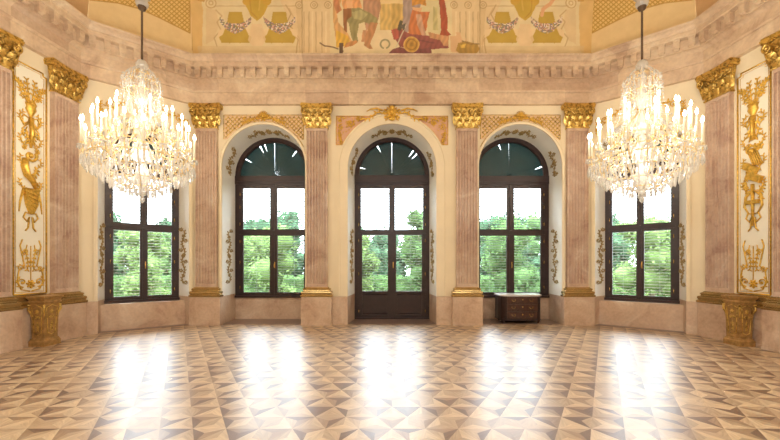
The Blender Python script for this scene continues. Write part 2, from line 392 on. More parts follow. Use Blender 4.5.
def paint_chamfer(px, py, s):
    X = lambda x: 391+s*(391-x)
    q = lambda pts: [(X(x), y) for x, y in pts]
    col = np.tile(lin((232, 204, 152)), (len(px), 1))
    col = fill(col, px, py, q([(92, -40), (190, -40), (191, 54), (150, 38), (112, 22), (86, 16)]), (230, 202, 150))
    lat = [(96, -60), (190, -60), (190, 33), (178, 27), (160, 18), (140, 9), (118, 3), (100, 1), (90, 0)]
    lp = q(lat)
    k = pip(px, py, lp)
    col[k] = lin((226, 192, 122))
    a = (px*s*-1+py*1.15); b = (px*s+py*1.15)
    g1 = np.abs(np.mod(a, 5.2)-2.6); g2 = np.abs(np.mod(b, 5.2)-2.6)
    kk = k & ((g1 > 1.85) | (g2 > 1.85)); col[kk] = lin((190, 150, 70))
    kk = k & (g1 < .7) & (g2 < .7); col[kk] = lin((234, 200, 130))
    col = stroke(col, px, py, lp, 1.2, (190, 148, 76))
    col = fill(col, px, py, q([(191, -60), (205, -60), (205, 54), (194, 54)]), (236, 200, 134))
    col = stroke(col, px, py, q([(192, -40), (192.5, 50)]), 1.2, (184, 138, 66), .7)
    return col
# vault mesh with painted colours
verts = []; faces = []; cols = []
def thp(th): return (.28+2.4*(1-math.cos(th)), 6.99+2.2*math.sin(th))
for i in range(6):
    dense = {2: (760, 120), 1: (260, 120), 3: (260, 120)}.get(i, (40, 12))
    nu, nv = dense
    ths = [math.radians(38)*j/nv for j in range(nv+1)]+[math.radians(a) for a in (45, 55, 68, 80, 90)]
    base = len(verts); W = nu+1
    for th in ths:
        p, z = thp(th); pp = offset_poly(p); a = pp[i]; b = pp[(i+1) % 6]
        for j in range(W):
            q = a+(b-a)*(j/nu); verts.append((q.x, q.y, z))
    for r in range(len(ths)-1):
        for j in range(nu):
            v = base+r*W+j; faces.append((v, v+1, v+W+1, v+W))
    arr = np.array(verts[base:]); Y = np.maximum(arr[:, 1], .5)
    px = CX+arr[:, 0]*F/Y; py = HOR-(arr[:, 2]-EYE)*F/Y
    if i == 2: c = paint_centre(px, py)
    elif i in (1, 3): c = paint_chamfer(px, py, -1 if i == 1 else 1)
    else: c = np.tile(lin((206, 168, 122)), (len(px), 1))
    cols.append(c)
p, z = thp(PI/2); b = len(verts)
for q in offset_poly(p-.01): verts.append((q.x, q.y, z))
faces.append(tuple(range(b, b+6))); cols.append(np.tile(CR, (6, 1)))
me = bpy.data.meshes.new('ceiling'); me.from_pydata(verts, [], faces)
me.polygons.foreach_set('use_smooth', [True]*len(faces)); me.materials.append(M['fresco'])
at = me.color_attributes.new('paint', 'FLOAT_COLOR', 'POINT'); cc = np.concatenate(cols)
at.data.foreach_set('color', np.concatenate([cc, np.ones((len(cc), 1))], 1).astype(np.float32).ravel())
ceil = bpy.data.objects.new('ceiling', me); C.objects.link(ceil); ceil['kind'] = 'structure'

# ------------------------------------------------------------------ floor : rhombic star parquet
S = .3245; H = S*math.sqrt(3)/2
Y0 = 592/163.7      # a row of star centres
verts = []; faces = []; col = []; grain = []
rg = random.Random(3)
tones = [(lin((216,192,158)), 5), (lin((194,168,136)), 4), (lin((166,138,110)), 3), (lin((126,100,84)), 2.2)]
def tri(a, b, c, tone, along):
    k = len(verts); verts.extend([(*a, 0), (*b, 0), (*c, 0)]); faces.append((k, k+1, k+2))
    j = 1+rg.uniform(-.09, .09); o = (rg.uniform(0, 50), rg.uniform(0, 50))
    d = Vector(along).normalized(); e = Vector((-d.y, d.x))
    for p in (a, b, c):
        col.append(tuple(tone*j)+(1,)); v = Vector(p); grain.append((v.dot(d)*.35+o[0], v.dot(e)*3+o[1], 0))
for r in range(-26, 30):
    y = Y0+r*H
    if y < -3.6 or y > 11.4: continue
    for c in range(-27, 28):
        x = c*S+(S/2 if r % 2 else 0)
        if abs(x) > 8.1: continue
        A = Vector((x, y))
        for ang in (0, 60, 120):
            d = Vector((math.cos(math.radians(ang)), math.sin(math.radians(ang)))); e = Vector((-d.y, d.x))
            B = A+d*S; mid = (A+B)/2; h = S/2/math.sqrt(3)
            lt = rg.random()
            t1 = tones[0][0] if rg.random() < .6 else tones[1][0]
            t2 = tones[3][0] if rg.random() < .36 else (tones[2][0] if rg.random() < .6 else tones[1][0])
            sd = 1 if (ang != 60) else -1
            if rg.random() < .12: t2 = t1
            g = d*.9+e*.25
            tri(A, B, mid+e*h*sd, t1, g); tri(A, B, mid-e*h*sd, t2, d*.9-e*.25)
me = bpy.data.meshes.new('floor'); me.from_pydata(verts, [], faces); me.materials.append(M['parquet'])
at = me.color_attributes.new('paint', 'FLOAT_COLOR', 'POINT'); at.data.foreach_set('color', np.array(col, np.float32).ravel())
at = me.attributes.new('grain', 'FLOAT_VECTOR', 'POINT'); at.data.foreach_set('vector', np.array(grain, np.float32).ravel())
me.update()
fl = bpy.data.objects.new('floor', me); C.objects.link(fl); fl['kind'] = 'structure'
import bmesh
_b = bmesh.new(); _b.from_mesh(me)
for f in _b.faces:
    f.normal_update()
    if f.normal.z < 0: f.normal_flip()
_b.to_mesh(me); _b.free()

# ------------------------------------------------------------------ ornament helpers (plane x,z ; relief towards -y)
def spiral(cx, cz, r0, r1, a0, a1, n=16):
    return [(cx+(r0+(r1-r0)*i/n)*math.cos(a0+(a1-a0)*i/n), 0, cz+(r0+(r1-r0)*i/n)*math.sin(a0+(a1-a0)*i/n)) for i in range(n+1)]
def taper(n, r): return [r*(.35+.65*math.sin(PI*(i+.5)/n)) for i in range(n)]
def scroll(mb, cx, cz, r, dirn=1, turn=0., w=.012, mi=0, leaves=True, flip=1):
    pts = spiral(cx, cz, r, r*.12, turn, turn+dirn*PI*2.7, 18)
    mb.tube(pts, [w*(1-.5*i/18) for i in range(19)], 5, mi)
    mb.ell((cx, -.004, cz), (w*1.6, w, w*1.6), 0, mi, 6, 4)
    if leaves:
        for a in (0, .8, 1.7, 2.6):
            t = turn+dirn*a; mb.ell((cx+r*1.18*math.cos(t), 0, cz+r*1.18*math.sin(t)), (r*.38, w*.7, r*.16), t+dirn*1.0, mi, 6, 4)
def sprig(mb, pts, w=.008, leaf=.03, mi=0, every=1):
    mb.tube([(x, 0, z) for x, z in pts], w, 5, mi)
    for i in range(0, len(pts)-1, every):
        a = math.atan2(pts[i+1][1]-pts[i][1], pts[i+1][0]-pts[i][0])
        for s in (-1, 1):
            t = a+s*.8; mb.ell((pts[i+1][0]+leaf*.8*math.cos(t), 0, pts[i+1][1]+leaf*.8*math.sin(t)), (leaf, w*.9, leaf*.42), t, mi, 6, 4)
def rosette(mb, x, z, r, n=7, mi=0, th=.4):
    for k in range(n):
        t = 2*PI*k/n+.3; mb.ell((x+r*.6*math.cos(t), 0, z+r*.6*math.sin(t)), (r*.42, r*th*.6, r*.26), t, mi, 6, 4)
    mb.ell((x, -r*.15, z), (r*.3, r*th, r*.3), 0, mi, 7, 5)
def shell(mb, x, z, r, mi=0):
    for k in range(9):
        t = PI*(-.05+1.1*k/8); mb.tube([(x+r*.1*math.cos(t), -.03, z+r*.1*math.sin(t)), (x+r*.6*math.cos(t), -.05, z+r*.6*math.sin(t)), (x+r*math.cos(t), -.02, z+r*math.sin(t))], [r*.06, r*.12, r*.12], 6, mi)
    mb.ell((x, -.03, z-r*.05), (r*.42, .05, r*.3), 0, mi)

# ------------------------------------------------------------------ pilasters
SH = .28
def pilaster_protos():
    root = empty('pilaster', (0, 0, 0))
    b = MB(); b.box(-.40, .40, -.07, .11, 0, .755); b.box(-.41, .41, -.08, .11, 0, .05)
    b.build('pedestal_block', M['pink'], root)
    b = MB()
    b.rects([(.41, -.08, .11, .755), (.42, -.09, .11, .775), (.42, -.09, .11, .80), (.385, -.07, .11, .815), (.385, -.07, .11, .83),
             (.40, -.075, .11, .845), (.405, -.08, .11, .87), (.40, -.075, .11, .895), (.355, -.045, .11, .91), (.345, -.04, .11, .93),
             (.36, -.05, .11, .945), (.36, -.05, .11, .97), (.32, -.02, .11, .99), (.30, -.012, .11, 1.01)])
    b.build('base_moulding', M['bronze'], root)
    b = MB()
    b.box(-SH, SH, 0, .11, 1.005, 1.10); b.box(-SH, SH, 0, .11, 5.17, 5.245)
    prof = [(-SH, .11), (-SH, 0)]; nf = 7; pitch = (2*SH-.03)/nf
    for k in range(nf):
        x0 = -SH+.015+k*pitch+.010; x1 = -SH+.015+(k+1)*pitch-.010
        prof.append((x0, 0))
        for j in range(1, 6):
            t = PI*j/6; prof.append(((x0+x1)/2-(x1-x0)/2*math.cos(t), .045*math.sin(t)))
        prof.append((x1, 0))
    prof += [(SH, 0), (SH, .11)]
    b.loft([[(x, y, z) for x, y in prof] for z in (1.10, 5.17)])
    b.build('shaft', M['shaft'], root)
    # capital
    g = MB()
    g.rects([(.30, -.02, .11, 5.235), (.305, -.03, .11, 5.26), (.285, -.005, .11, 5.275), (.29, -.005, .11, 5.5), (.33, -.04, .11, 5.74), (.34, -.05, .11, 5.76)])
    def acanthus(x, z0, h, w, out, sx=0):
        rows = []
        n = 7
        for i in range(n+1):
            t = i/n; zz = z0+h*(t if t < .85 else .85-.25*(t-.85)/.15*.6); yy = -.01-out*(t**2.2)-(.02 if t > .85 else 0)
            ww = w*(.65+.5*math.sin(PI*min(1, t*1.05)))*(1 if t < .8 else 1-(t-.8)*3.2)
            row = []
            for k in range(7):
                u = k/3-1; lobe = .012*math.cos(u*PI*2.5+i*2.2)
                row.append((x+ww*u+sx*t*.02, yy+.03*u*u-lobe*.7-.01, zz-.02*abs(u)+ (.012 if i % 2 else 0)*abs(u)))
            rows.append(row)
        g.loft(rows, closed=False, smooth=True)
        g.loft([[(a, c+.015, d) for a, c, d in r] for r in rows], closed=False, smooth=True)
        g.ell((x, yy-.008, z0+h*.80), (w*.5, .02, .022), 0)
    for x in (-.2, 0, .2): acanthus(x, 5.27, .20, .085, .055)
    for x in (-.29, -.1, .1, .29): acanthus(x, 5.33, .30, .085, .08)
    for s in (-1, 1):
        g.tube([(s*.06, -.02, 5.50), (s*.12, -.05, 5.60), (s*.22, -.07, 5.68)], [.014, .02, .022], 6)
        pts = spiral(s*.315, 5.665, .085, .012, PI/2, PI/2-s*PI*3.6, 26)
        g.tube([(x, -.075, z) for x, _, z in pts], [.028*(1-.6*i/26) for i in range(27)], 6)
        g.ell((s*.315, -.09, 5.665), (.03, .03, .03))
        pts = spiral(s*.07, 5.66, .055, .01, PI/2, PI/2+s*PI*3, 20)
        g.tube([(x, -.055, z) for x, _, z in pts], [.016*(1-.5*i/20) for i in range(21)], 5)
        g.tube([(s*.36, -.06, 5.60), (s*.35, -.04, 5.5), (s*.31, -.02, 5.42)], [.02, .016, .01], 6)
        sprig(g, [(s*.16, 5.53), (s*.19, 5.58), (s*.2, 5.62)], .01, .03)
    # abacus with hollow front
    n = 14
    for z0, z1, e in ((5.755, 5.80, 0), (5.80, 5.845, .012), (5.845, 5.88, .0)):
        pf = [(-.40-e, .11)]+[(-.40-e+(.80+2*e)*k/n, -.105-e+.05*math.sin(PI*k/n)) for k in range(n+1)]+[(.40+e, .11)]
        g.loft([[(x, y, z) for x, y in pf] for z in (z0, z1)])
    for k in range(11): g.ell((-.3+.06*k, -.075, 5.775), (.016, .02, .024), 0, 0, 6, 4)
    rosette(g, 0, 5.80, .085, 8)
    g.v = [(x, y-(.0), z) for x, y, z in g.v]
    for x in (-.24, -.08, .08, .24): g.ell((x, -.065, 5.56), (.02, .02, .03))
    g.build('capital', M['gold'], root)
    return root
pil0 = pilaster_protos()
def on_seg(i, u):        # point on the entablature plane at distance u from segment's start
    A, B, d, n = seg_frame(i); q = A+d*u; return (q.x, q.y, 0), math.atan2(d.y, d.x)
sideL = (Vector(CL2)-Vector(CL3)).length
def side_u(y): return (y+3.0)/math.cos(math.atan2(.67, 11.35))
plist = [((-4.95, 9.84, 0), 0, 'pink fluted pilaster with gilt capital at the left end of the front wall'),
         ((-2.0, 9.84, 0), 0, 'pink fluted pilaster with gilt capital just left of the tall glass door'),
         ((2.0, 9.84, 0), 0, 'pink fluted pilaster with gilt capital just right of the tall glass door'),
         ((4.95, 9.84, 0), 0, 'pink fluted pilaster with gilt capital at the right end of the front wall')]
for y, t in ((8.03, 'beside the canted window'), (6.64, 'nearest the viewer')):
    l, r = on_seg(0, side_u(y)); plist.append((l, r, 'pink fluted pilaster with gilt capital on the left wall '+t))
    l2 = (-l[0], l[1], 0); plist.append((l2, -r, 'pink fluted pilaster with gilt capital on the right wall '+t))
for k, (l, r, lab) in enumerate(plist):
    o = pil0 if k == 0 else copy_tree(pil0)
    o.location = l; o.rotation_euler = (0, 0, r); tag(o, lab, 'pilaster', 'pilasters around the hall')

# ------------------------------------------------------------------ walls with arched niches
def arch_pts(a, zs, n=28, r=None, x0=0):    # from left springing to right springing
    return [(x0-a*math.cos(PI*k/n), zs+a*math.sin(PI*k/n)) for k in range(n+1)]
TOPZ = 5.95; TH = 1.30
def wall_obj(name, i, openings):
    """openings: (centre u, a0, spring0, a1, spring1, shift, depth) in segment-centred coordinates; local y outward, 0 = wall surface"""
    A, B, d, n = seg_frame(i); a = WALLP[i]; b = WALLP[(i+1) % 6]; mid = (Vector(POLY[i])+Vector(POLY[(i+1) % 6]))/2
    u0 = (a-mid).dot(d); u1 = (b-mid).dot(d)
    oa = offset_poly(WP-TH); ou0 = (oa[i]-mid).dot(d); ou1 = (oa[(i+1) % 6]-mid).dot(d)
    m = MB()
    y = -WP
    def face(y, x0, x1, key):
        cur = x0
        for (uc, a0, s0, a1, s1, sh, dp) in openings:
            aa, ss, cc = (a0, s0, uc) if key == 0 else (a1, s1, uc+sh)
            L, R = cc-aa, cc+aa
            m.add([(cur, y, 0), (L, y, 0), (L, y, ss), (cur, y, ss)], [(0, 1, 2, 3)])
            m.add([(cur, y, ss), (L, y, ss), (L, y, TOPZ), (cur, y, TOPZ)], [(0, 1, 2, 3)])
            ap = arch_pts(aa, ss, x0=cc)
            for (p, q) in zip(ap, ap[1:]):
                m.add([(p[0], y, p[1]), (q[0], y, q[1]), (q[0], y, TOPZ), (p[0], y, TOPZ)], [(0, 1, 2, 3)])
            cur = R
        m.add([(cur, y, 0), (x1, y, 0), (x1, y, TOPZ), (cur, y, TOPZ)], [(0, 1, 2, 3)])
    face(y, u0, u1, 0); face(y+TH, ou0, ou1, 1)
    for (uc, a0, s0, a1, s1, sh, dp) in openings:
        def ring(aa, ss, cc, yy):
            pts = [(cc-aa, 0), (cc-aa, .76)]+arch_pts(aa, ss, x0=cc)+[(cc+aa, .76), (cc+aa, 0)]
            return [(x, yy, z) for x, z in pts]
        rs = [ring(a0, s0, uc, y)]
        for t in (.5, 1.): rs.append(ring(a0+(a1-a0)*t, s0+(s1-s0)*t, uc+sh*t, y+dp*t))
        rs.append(ring(a1, s1, uc+sh, y+TH))
        nn = len(rs[0])
        for r0, r1 in zip(rs, rs[1:]):
            for k in range(nn-1):
                mi = 2 if k in (0, nn-2) else 1
                m.add([r0[k], r0[k+1], r1[k+1], r1[k]], [(0, 1, 2, 3)], mi, 2 < k < nn-4)
    m.add([(u0, y, TOPZ), (u1, y, TOPZ), (ou1, y+TH, TOPZ), (ou0, y+TH, TOPZ)], [(0, 1, 2, 3)])
    o = m.build(name, [M['cream'], M['reveal'], M['pink']], kind='structure')
    mid3, rz = seg_origin(i); o.location = (mid3.x, mid3.y, 0); o.rotation_euler = (0, 0, rz)
    return o
DP = 10.9-9.95
bay = dict(L=(-3.45, 1.12, 4.26, 1.13, 4.22, -.04, DP), R=(3.45, 1.12, 4.26, 1.13, 4.22, .04, DP), C=(0, 1.19, 4.20, 1.10, 4.26, 0, DP))
wf = wall_obj('wall_front', 2, [bay['L'], bay['C'], bay['R']])
# canted walls: opening position along the segment
def cant(s):
    A, B, d, n = seg_frame(1); mid = (A+B)/2
    oc = Vector((-6.02, 9.10)); return (oc-mid).dot(d)
cu = cant(1)
cb = (cu, .95, 4.30, .81, 4.22, .01, .57)
wl = wall_obj('wall_front_left', 1, [cb])
cbr = (-cu, .95, 4.30, .81, 4.22, -.01, .57)
wr = wall_obj('wall_front_right', 3, [cbr])
w0 = wall_obj('wall_left', 0, []); w4 = wall_obj('wall_right', 4, []); w5 = wall_obj('wall_back', 5, [])

# dado strips, archivolts, spandrels: children of their wall (local frame)
def y_w(p): return -WP-p         # relief p in front of wall surface
def dado(w, x0, x1, top=.755, mats='pink', p=.05):
    b = MB(); b.box(x0, x1, y_w(p), y_w(-.01), 0, top); b.box(x0, x1, y_w(p+.012), y_w(-.01), 0, .06)
    return b.build('dado', M[mats], w)
for x0, x1 in ((-4.70, -4.57), (-2.33, -2.25), (-1.75, -1.19), (1.19, 1.75), (2.25, 2.33), (4.57, 4.70)): dado(wf, x0, x1)
Lc = (Vector(CL1)-Vector(CL2)).length
for w, sg in ((wl, 1), (wr, -1)):
    a, b2 = sorted([(sg*(-Lc/2)), sg*(cu-.95)]); dado(w, a, b2)
    a, b2 = sorted([sg*(cu+.95), sg*(Lc/2-.0)]); dado(w, a, b2)
for w, sg in ((w0, 1), (w4, -1)):
    a, b2 = sorted([sg*sideL/2, sg*(-sideL/2)]); dado(w, a, b2, p=.07)
    prof = [(.075, .755), (.125, .775), (.125, .80), (.09, .815), (.11, .84), (.115, .87), (.09, .895), (.06, .91), (.055, .94), (.08, .955), (.08, .985), (.04, 1.005), (-.01, 1.005), (-.01, .755)]
    m = MB(); m.loft([[(x, y_w(p), z) for p, z in prof] for x in (-sideL/2, sideL/2)])
    m.build('dado_moulding', M['bronze'], w)
def archivolt(w, uc, r0, r1, zs, p=.03, foot=.76):
    b = MB()
    ins = [(uc-r0, foot)]+arch_pts(r0, zs, x0=uc)+[(uc+r0, foot)]; outs = [(uc-r1, foot)]+arch_pts(r1, zs, x0=uc)+[(uc+r1, foot)]
    rings = []
    for (xi, zi), (xo, zo) in zip(ins, outs):
        f = lambda t: (xi+(xo-xi)*t, zi+(zo-zi)*t)
        a_, b_, c_, d_, e_ = f(0), f(.08), f(.8), f(.86), f(1)
        rings.append([(a_[0], y_w(-.01), a_[1]), (a_[0], y_w(p), a_[1]), (c_[0], y_w(p), c_[1]), (d_[0], y_w(p+.02), d_[1]), (e_[0], y_w(p+.02), e_[1]), (e_[0], y_w(-.01), e_[1])])
    b.loft(rings); return b.build('archivolt', M['cream'], w)
archivolt(wf, -3.45, 1.12, 1.18, 4.26); archivolt(wf, 3.45, 1.12, 1.18, 4.26); archivolt(wf, 0, 1.19, 1.46, 4.20, .04)
archivolt(wl, cu, .95, 1.03, 4.30); archivolt(wr, -cu, .95, 1.03, 4.30)
def inregion(x, z, hw, zt, zb, r, zs): return abs(x) < hw and zb < z < zt and math.hypot(x, z-zs) > r
def field(w, uc, hw, zt, r, zs, zb, mm, p):
    b = MB(); n = 40; xs = [-hw+2*hw*k/n for k in range(n+1)]
    def low(x): return max(zb, zs+math.sqrt(max(0, r*r-x*x)) if abs(x) < r else zb)
    for x0, x1 in zip(xs, xs[1:]):
        b.loft([[(uc+x, y_w(-.005), low(x)), (uc+x, y_w(p), low(x)), (uc+x, y_w(p), zt), (uc+x, y_w(-.005), zt)] for x in (x0, x1)])
    return b.build('spandrel_field', mm, w)
M['rose'] = plain('rose_stucco', srgb(222,176,144), .6, var=.06, scale=3.)
M['sandfield'] = plain('sand_stucco', srgb(232,202,160), .6, var=.05, scale=3.)
def frame_line(b, uc, hw, zt, r, zs, zb, p, t=.011):
    pts = [(-hw, zb), (-hw, zt), (hw, zt), (hw, zb)]
    for q0, q1 in zip(pts, pts[1:]): b.tube([(uc+q0[0], y_w(p), q0[1]), (uc+q1[0], y_w(p), q1[1])], t, 5)
    a0 = math.acos(min(1, hw/r)) if hw < r else 0
    if hw < r: a0 = math.acos(hw/r)
    else: a0 = math.asin(max(0, min(1, (zb-zs)/r)))
    b.tube([(uc-r*math.cos(a0+(PI-2*a0)*k/24), y_w(p), zs+r*math.sin(a0+(PI-2*a0)*k/24)) for k in range(25)], t, 5)
    if hw >= r:
        for s in (-1, 1): b.tube([(uc+s*hw, y_w(p), zb), (uc+s*r*math.cos(a0), y_w(p), zb)], t, 5)
def lattice_spandrel(w, uc, hw, r, zs, zt=5.63, zb=4.98, dense=.118):
    field(w, uc, hw, zt, r, zs, zb, M['sandfield'], .004)
    b = MB(); frame_line(b, uc, hw, zt, r, zs, zb, .01)
    k = 0; z = zt-dense*.5; row = 0
    while z > zb:
        x = -hw+dense*(.5 if row % 2 else 1.)
        while x < hw:
            if inregion(x, z, hw-.015, zt, zb, r+.025, zs) and abs(x) > .17:
                b.ell((uc+x, y_w(.018), z), (.026, .016, .026), PI/4, 0, 5, 3)
                for s in (-1, 1):
                    if inregion(x+s*dense/2, z-dense/2, hw, zt, zb, r+.005, zs):
                        b.tube([(uc+x, y_w(.009), z), (uc+x+s*dense/2, y_w(.009), z-dense/2)], .012, 4)
            x += dense
        z -= dense/2; row += 1
    b.build('gilt_lattice', M['gold'], w)
    c = MB(); shell(c, 0, 0, .13); rosette(c, 0, -.02, .12, 8)
    for s in (-1, 1):
        scroll(c, s*.16, -.03, .06, s, PI/2, .018); sprig(c, [(s*(.2+.05*k), math.sqrt(1.2**2-(.2+.05*k)**2)-1.25) for k in range(8)], .013, .04)
        scroll(c, s*.50, -.06, .04, -s, PI/2, .012)
    c.xf(lambda x, y, z: (uc+x, y_w(.03)+y, z*1.0+5.59)); c.build('cartouche', M['leafgold'], w)
lattice_spandrel(wf, -3.45, 1.07, 1.19, 4.26); lattice_spandrel(wf, 3.45, 1.07, 1.19, 4.26)
# canted bays: foliage sprays in the spandrel
for w, sg in ((wl, 1), (wr, -1)):
    uc = sg*cu
    b = MB(); 
    for s in (-1, 1):
        scroll(b, s*.72, 5.42, .10, s, 0, .018); scroll(b, s*.86, 5.18, .07, -s, PI/2, .014)
        sprig(b, [(s*(.30+.06*k), 5.52+.05*math.sin(k*1.2)) for k in range(6)], .012, .045); sprig(b, [(s*.9, 5.0+.06*k) for k in range(8)], .012, .035)
    shell(b, 0, 5.56, .12); rosette(b, 0, 5.55, .1)
    b.xf(lambda x, y, z: (uc+x, y_w(.015)+y, z))
    b.build('gilt_foliage', M['leafgold'], w)
# centre bay
field(wf, 0, 1.50, 5.60, 1.47, 4.20, 4.83, M['rose'], .004)
b = MB()
for s in (-1, 1):
    scroll(b, s*1.13, 5.42, .11, s, .4, .02); scroll(b, s*1.36, 5.30, .08, -s, PI*.5, .016); scroll(b, s*.93, 5.52, .06, s, PI/2, .013)
    rosette(b, s*1.13, 5.42, .07, 7); rosette(b, s*1.40, 5.48, .06, 7)
    sprig(b, [(s*(1.44-.012*k), 5.22-.055*k) for k in range(7)], .014, .042); sprig(b, [(s*(1.0-.07*k), 5.55-.004*k) for k in range(2)], .012, .04)
    sprig(b, [(s*1.2, 5.55), (s*1.28, 5.54), (s*1.36, 5.56), (s*1.44, 5.54)], .012, .035)
b.xf(lambda x, y, z: (x, y_w(.018)+y, z)); frame_line(b, 0, 1.50, 5.60, 1.475, 4.20, 4.83, .01)
rf_ = random.Random(2)
for k in range(240):
    x = rf_.uniform(-1.46, 1.46); z = rf_.uniform(4.86, 5.57)
    if inregion(x, z, 1.46, 5.57, 4.86, 1.53, 4.20) and abs(x) > .62: b.ell((x, y_w(.014), z), (.03, .010, .013), rf_.uniform(0, PI), 0, 6, 4)
b.build('gilt_foliage', M['leafgold'], wf)
b = MB(); shell(b, 0, .03, .17); rosette(b, 0, -.02, .15, 9); b.ell((0, -.04, -.16), (.09, .04, .06)); b.ell((0, -.05, .12), (.06, .05, .07))
for s in (-1, 1):
    scroll(b, s*.20, .02, .075, s, PI/2, .022); scroll(b, s*.17, -.12, .06, -s, -PI/2, .018)
    pts = [(s*(.24+.09*k), -.02+.06*math.sin(k*1.1)-.004*k*k) for k in range(8)]
    sprig(b, pts, .02, .05)
    b.tube([(s*.25, 0, .08), (s*.42, -.01, .13), (s*.58, -.01, .10), (s*.68, 0, .05)], [.02, .024, .018, .01], 6)
b.xf(lambda x, y, z: (x, y_w(.055)+y, z+5.66)); b.build('cartouche', M['leafgold'], wf)

# arabesques on the niche reveals
def reveal_ornament(w, op):
    uc, a0, s0, a1, s1, sh, dp = op
    b = MB()
    def mapper(x, y, z):     # z = arclength from crown (signed), x = across depth 0..1 centred, y relief
        pass
    def arab(cz, L, W, kind):
        m = MB()
        if kind == 'arch':
            rosette(m, 0, 0, .085, 8)
            for s in (-1, 1):
                scroll(m, .02, s*.19, .07, s, 0, .014); scroll(m, -.04, s*.33, .06, -s, PI, .012)
                sprig(m, [(.05*math.sin(k*1.3), s*(.10+.055*k)) for k in range(int((L/2-.1)/.055))], .01, .035)
                scroll(m, .0, s*(L/2-.02), .05, s, 0, .010)
        else:
            k = 0
            nn = int(L/.07)
            sprig(m, [(.045*math.sin(k*.9), -L/2+.07*k) for k in range(nn)], .009, .035)
            for k in range(0, nn, 4):
                scroll(m, .07*(1 if (k//4) % 2 else -1), -L/2+.07*k+.05, .055, 1 if (k//4) % 2 else -1, 0, .011)
            rosette(m, 0, 0, .06, 7); rosette(m, 0, L*.36, .045, 7); rosette(m, 0, -L*.36, .045, 7)
        m.v = [(x*1.9, y*1.5, z+cz) for x, y, z in m.v]; return m
    am = arab(0, 1.15, .3, 'arch')
    def onarch(x, y, z):
        t = .5+x/dp; rr = a0+(a1-a0)*t; zz = s0+(s1-s0)*t; phi = PI/2+z/rr
        r2 = rr-.012+y
        return (uc+sh*t+r2*math.cos(phi), -WP+dp*t, zz+r2*math.sin(phi))
    am.xf(onarch); b.v += am.v; b.f += am.f; b.m += am.m; b.sm += am.sm
    for s in (-1, 1):
        sm = arab(0, .8, .3, 'side')
        def onside(x, y, z, s=s):
            t = .5+x/dp; rr = a0+(a1-a0)*t; zz = s0+(s1-s0)*t; phi = PI/2+s*(PI/2*.86)+z/rr*1.
            r2 = rr-.012+y
            return (uc+sh*t+r2*math.cos(phi), -WP+dp*t, zz+r2*math.sin(phi))
        sm.xf(onside); bb = len(b.v); b.v += sm.v; b.f += [tuple(i+bb for i in f) for f in sm.f]; b.m += sm.m; b.sm += sm.sm
        lm = arab(0, 1.5, .3, 'low')
        def onlow(x, y, z, s=s):
            t = .5+x/dp; rr = a0+(a1-a0)*t
            return (uc+sh*t-s*(rr-.012+y), -WP+dp*t, z+1.85)
        lm.xf(onlow); bb = len(b.v); b.v += lm.v; b.f += [tuple(i+bb for i in f) for f in lm.f]; b.m += lm.m; b.sm += lm.sm
    # fix first block offset: it was appended at index 0
    return b.build('reveal_arabesque', M['olive'], w)
for w, op in ((wf, bay['L']), (wf, bay['C']), (wf, bay['R']), (wl, cb), (wr, cbr)): reveal_ornament(w, op)

# niche floors
tn = 2
def niche_floor(w, op):
    global tn
    uc, a0, s0, a1, s1, sh, dp = op
    m = MB(); m.loft([[(uc-a0+.001, -WP+.02, z), (uc+a0-.001, -WP+.02, z), (uc+sh+a1-.001, -WP+dp+.1, z), (uc+sh-a1+.001, -WP+dp+.1, z)] for z in (-.01, .008)])
    o = m.build('trim_%d' % tn, M['sill'], kind='structure'); tn += 1
    o.location = w.location; o.rotation_euler = w.rotation_euler
for w, op in ((wf, bay['L']), (wf, bay['C']), (wf, bay['R']), (wl, cb), (wr, cbr)): niche_floor(w, op)

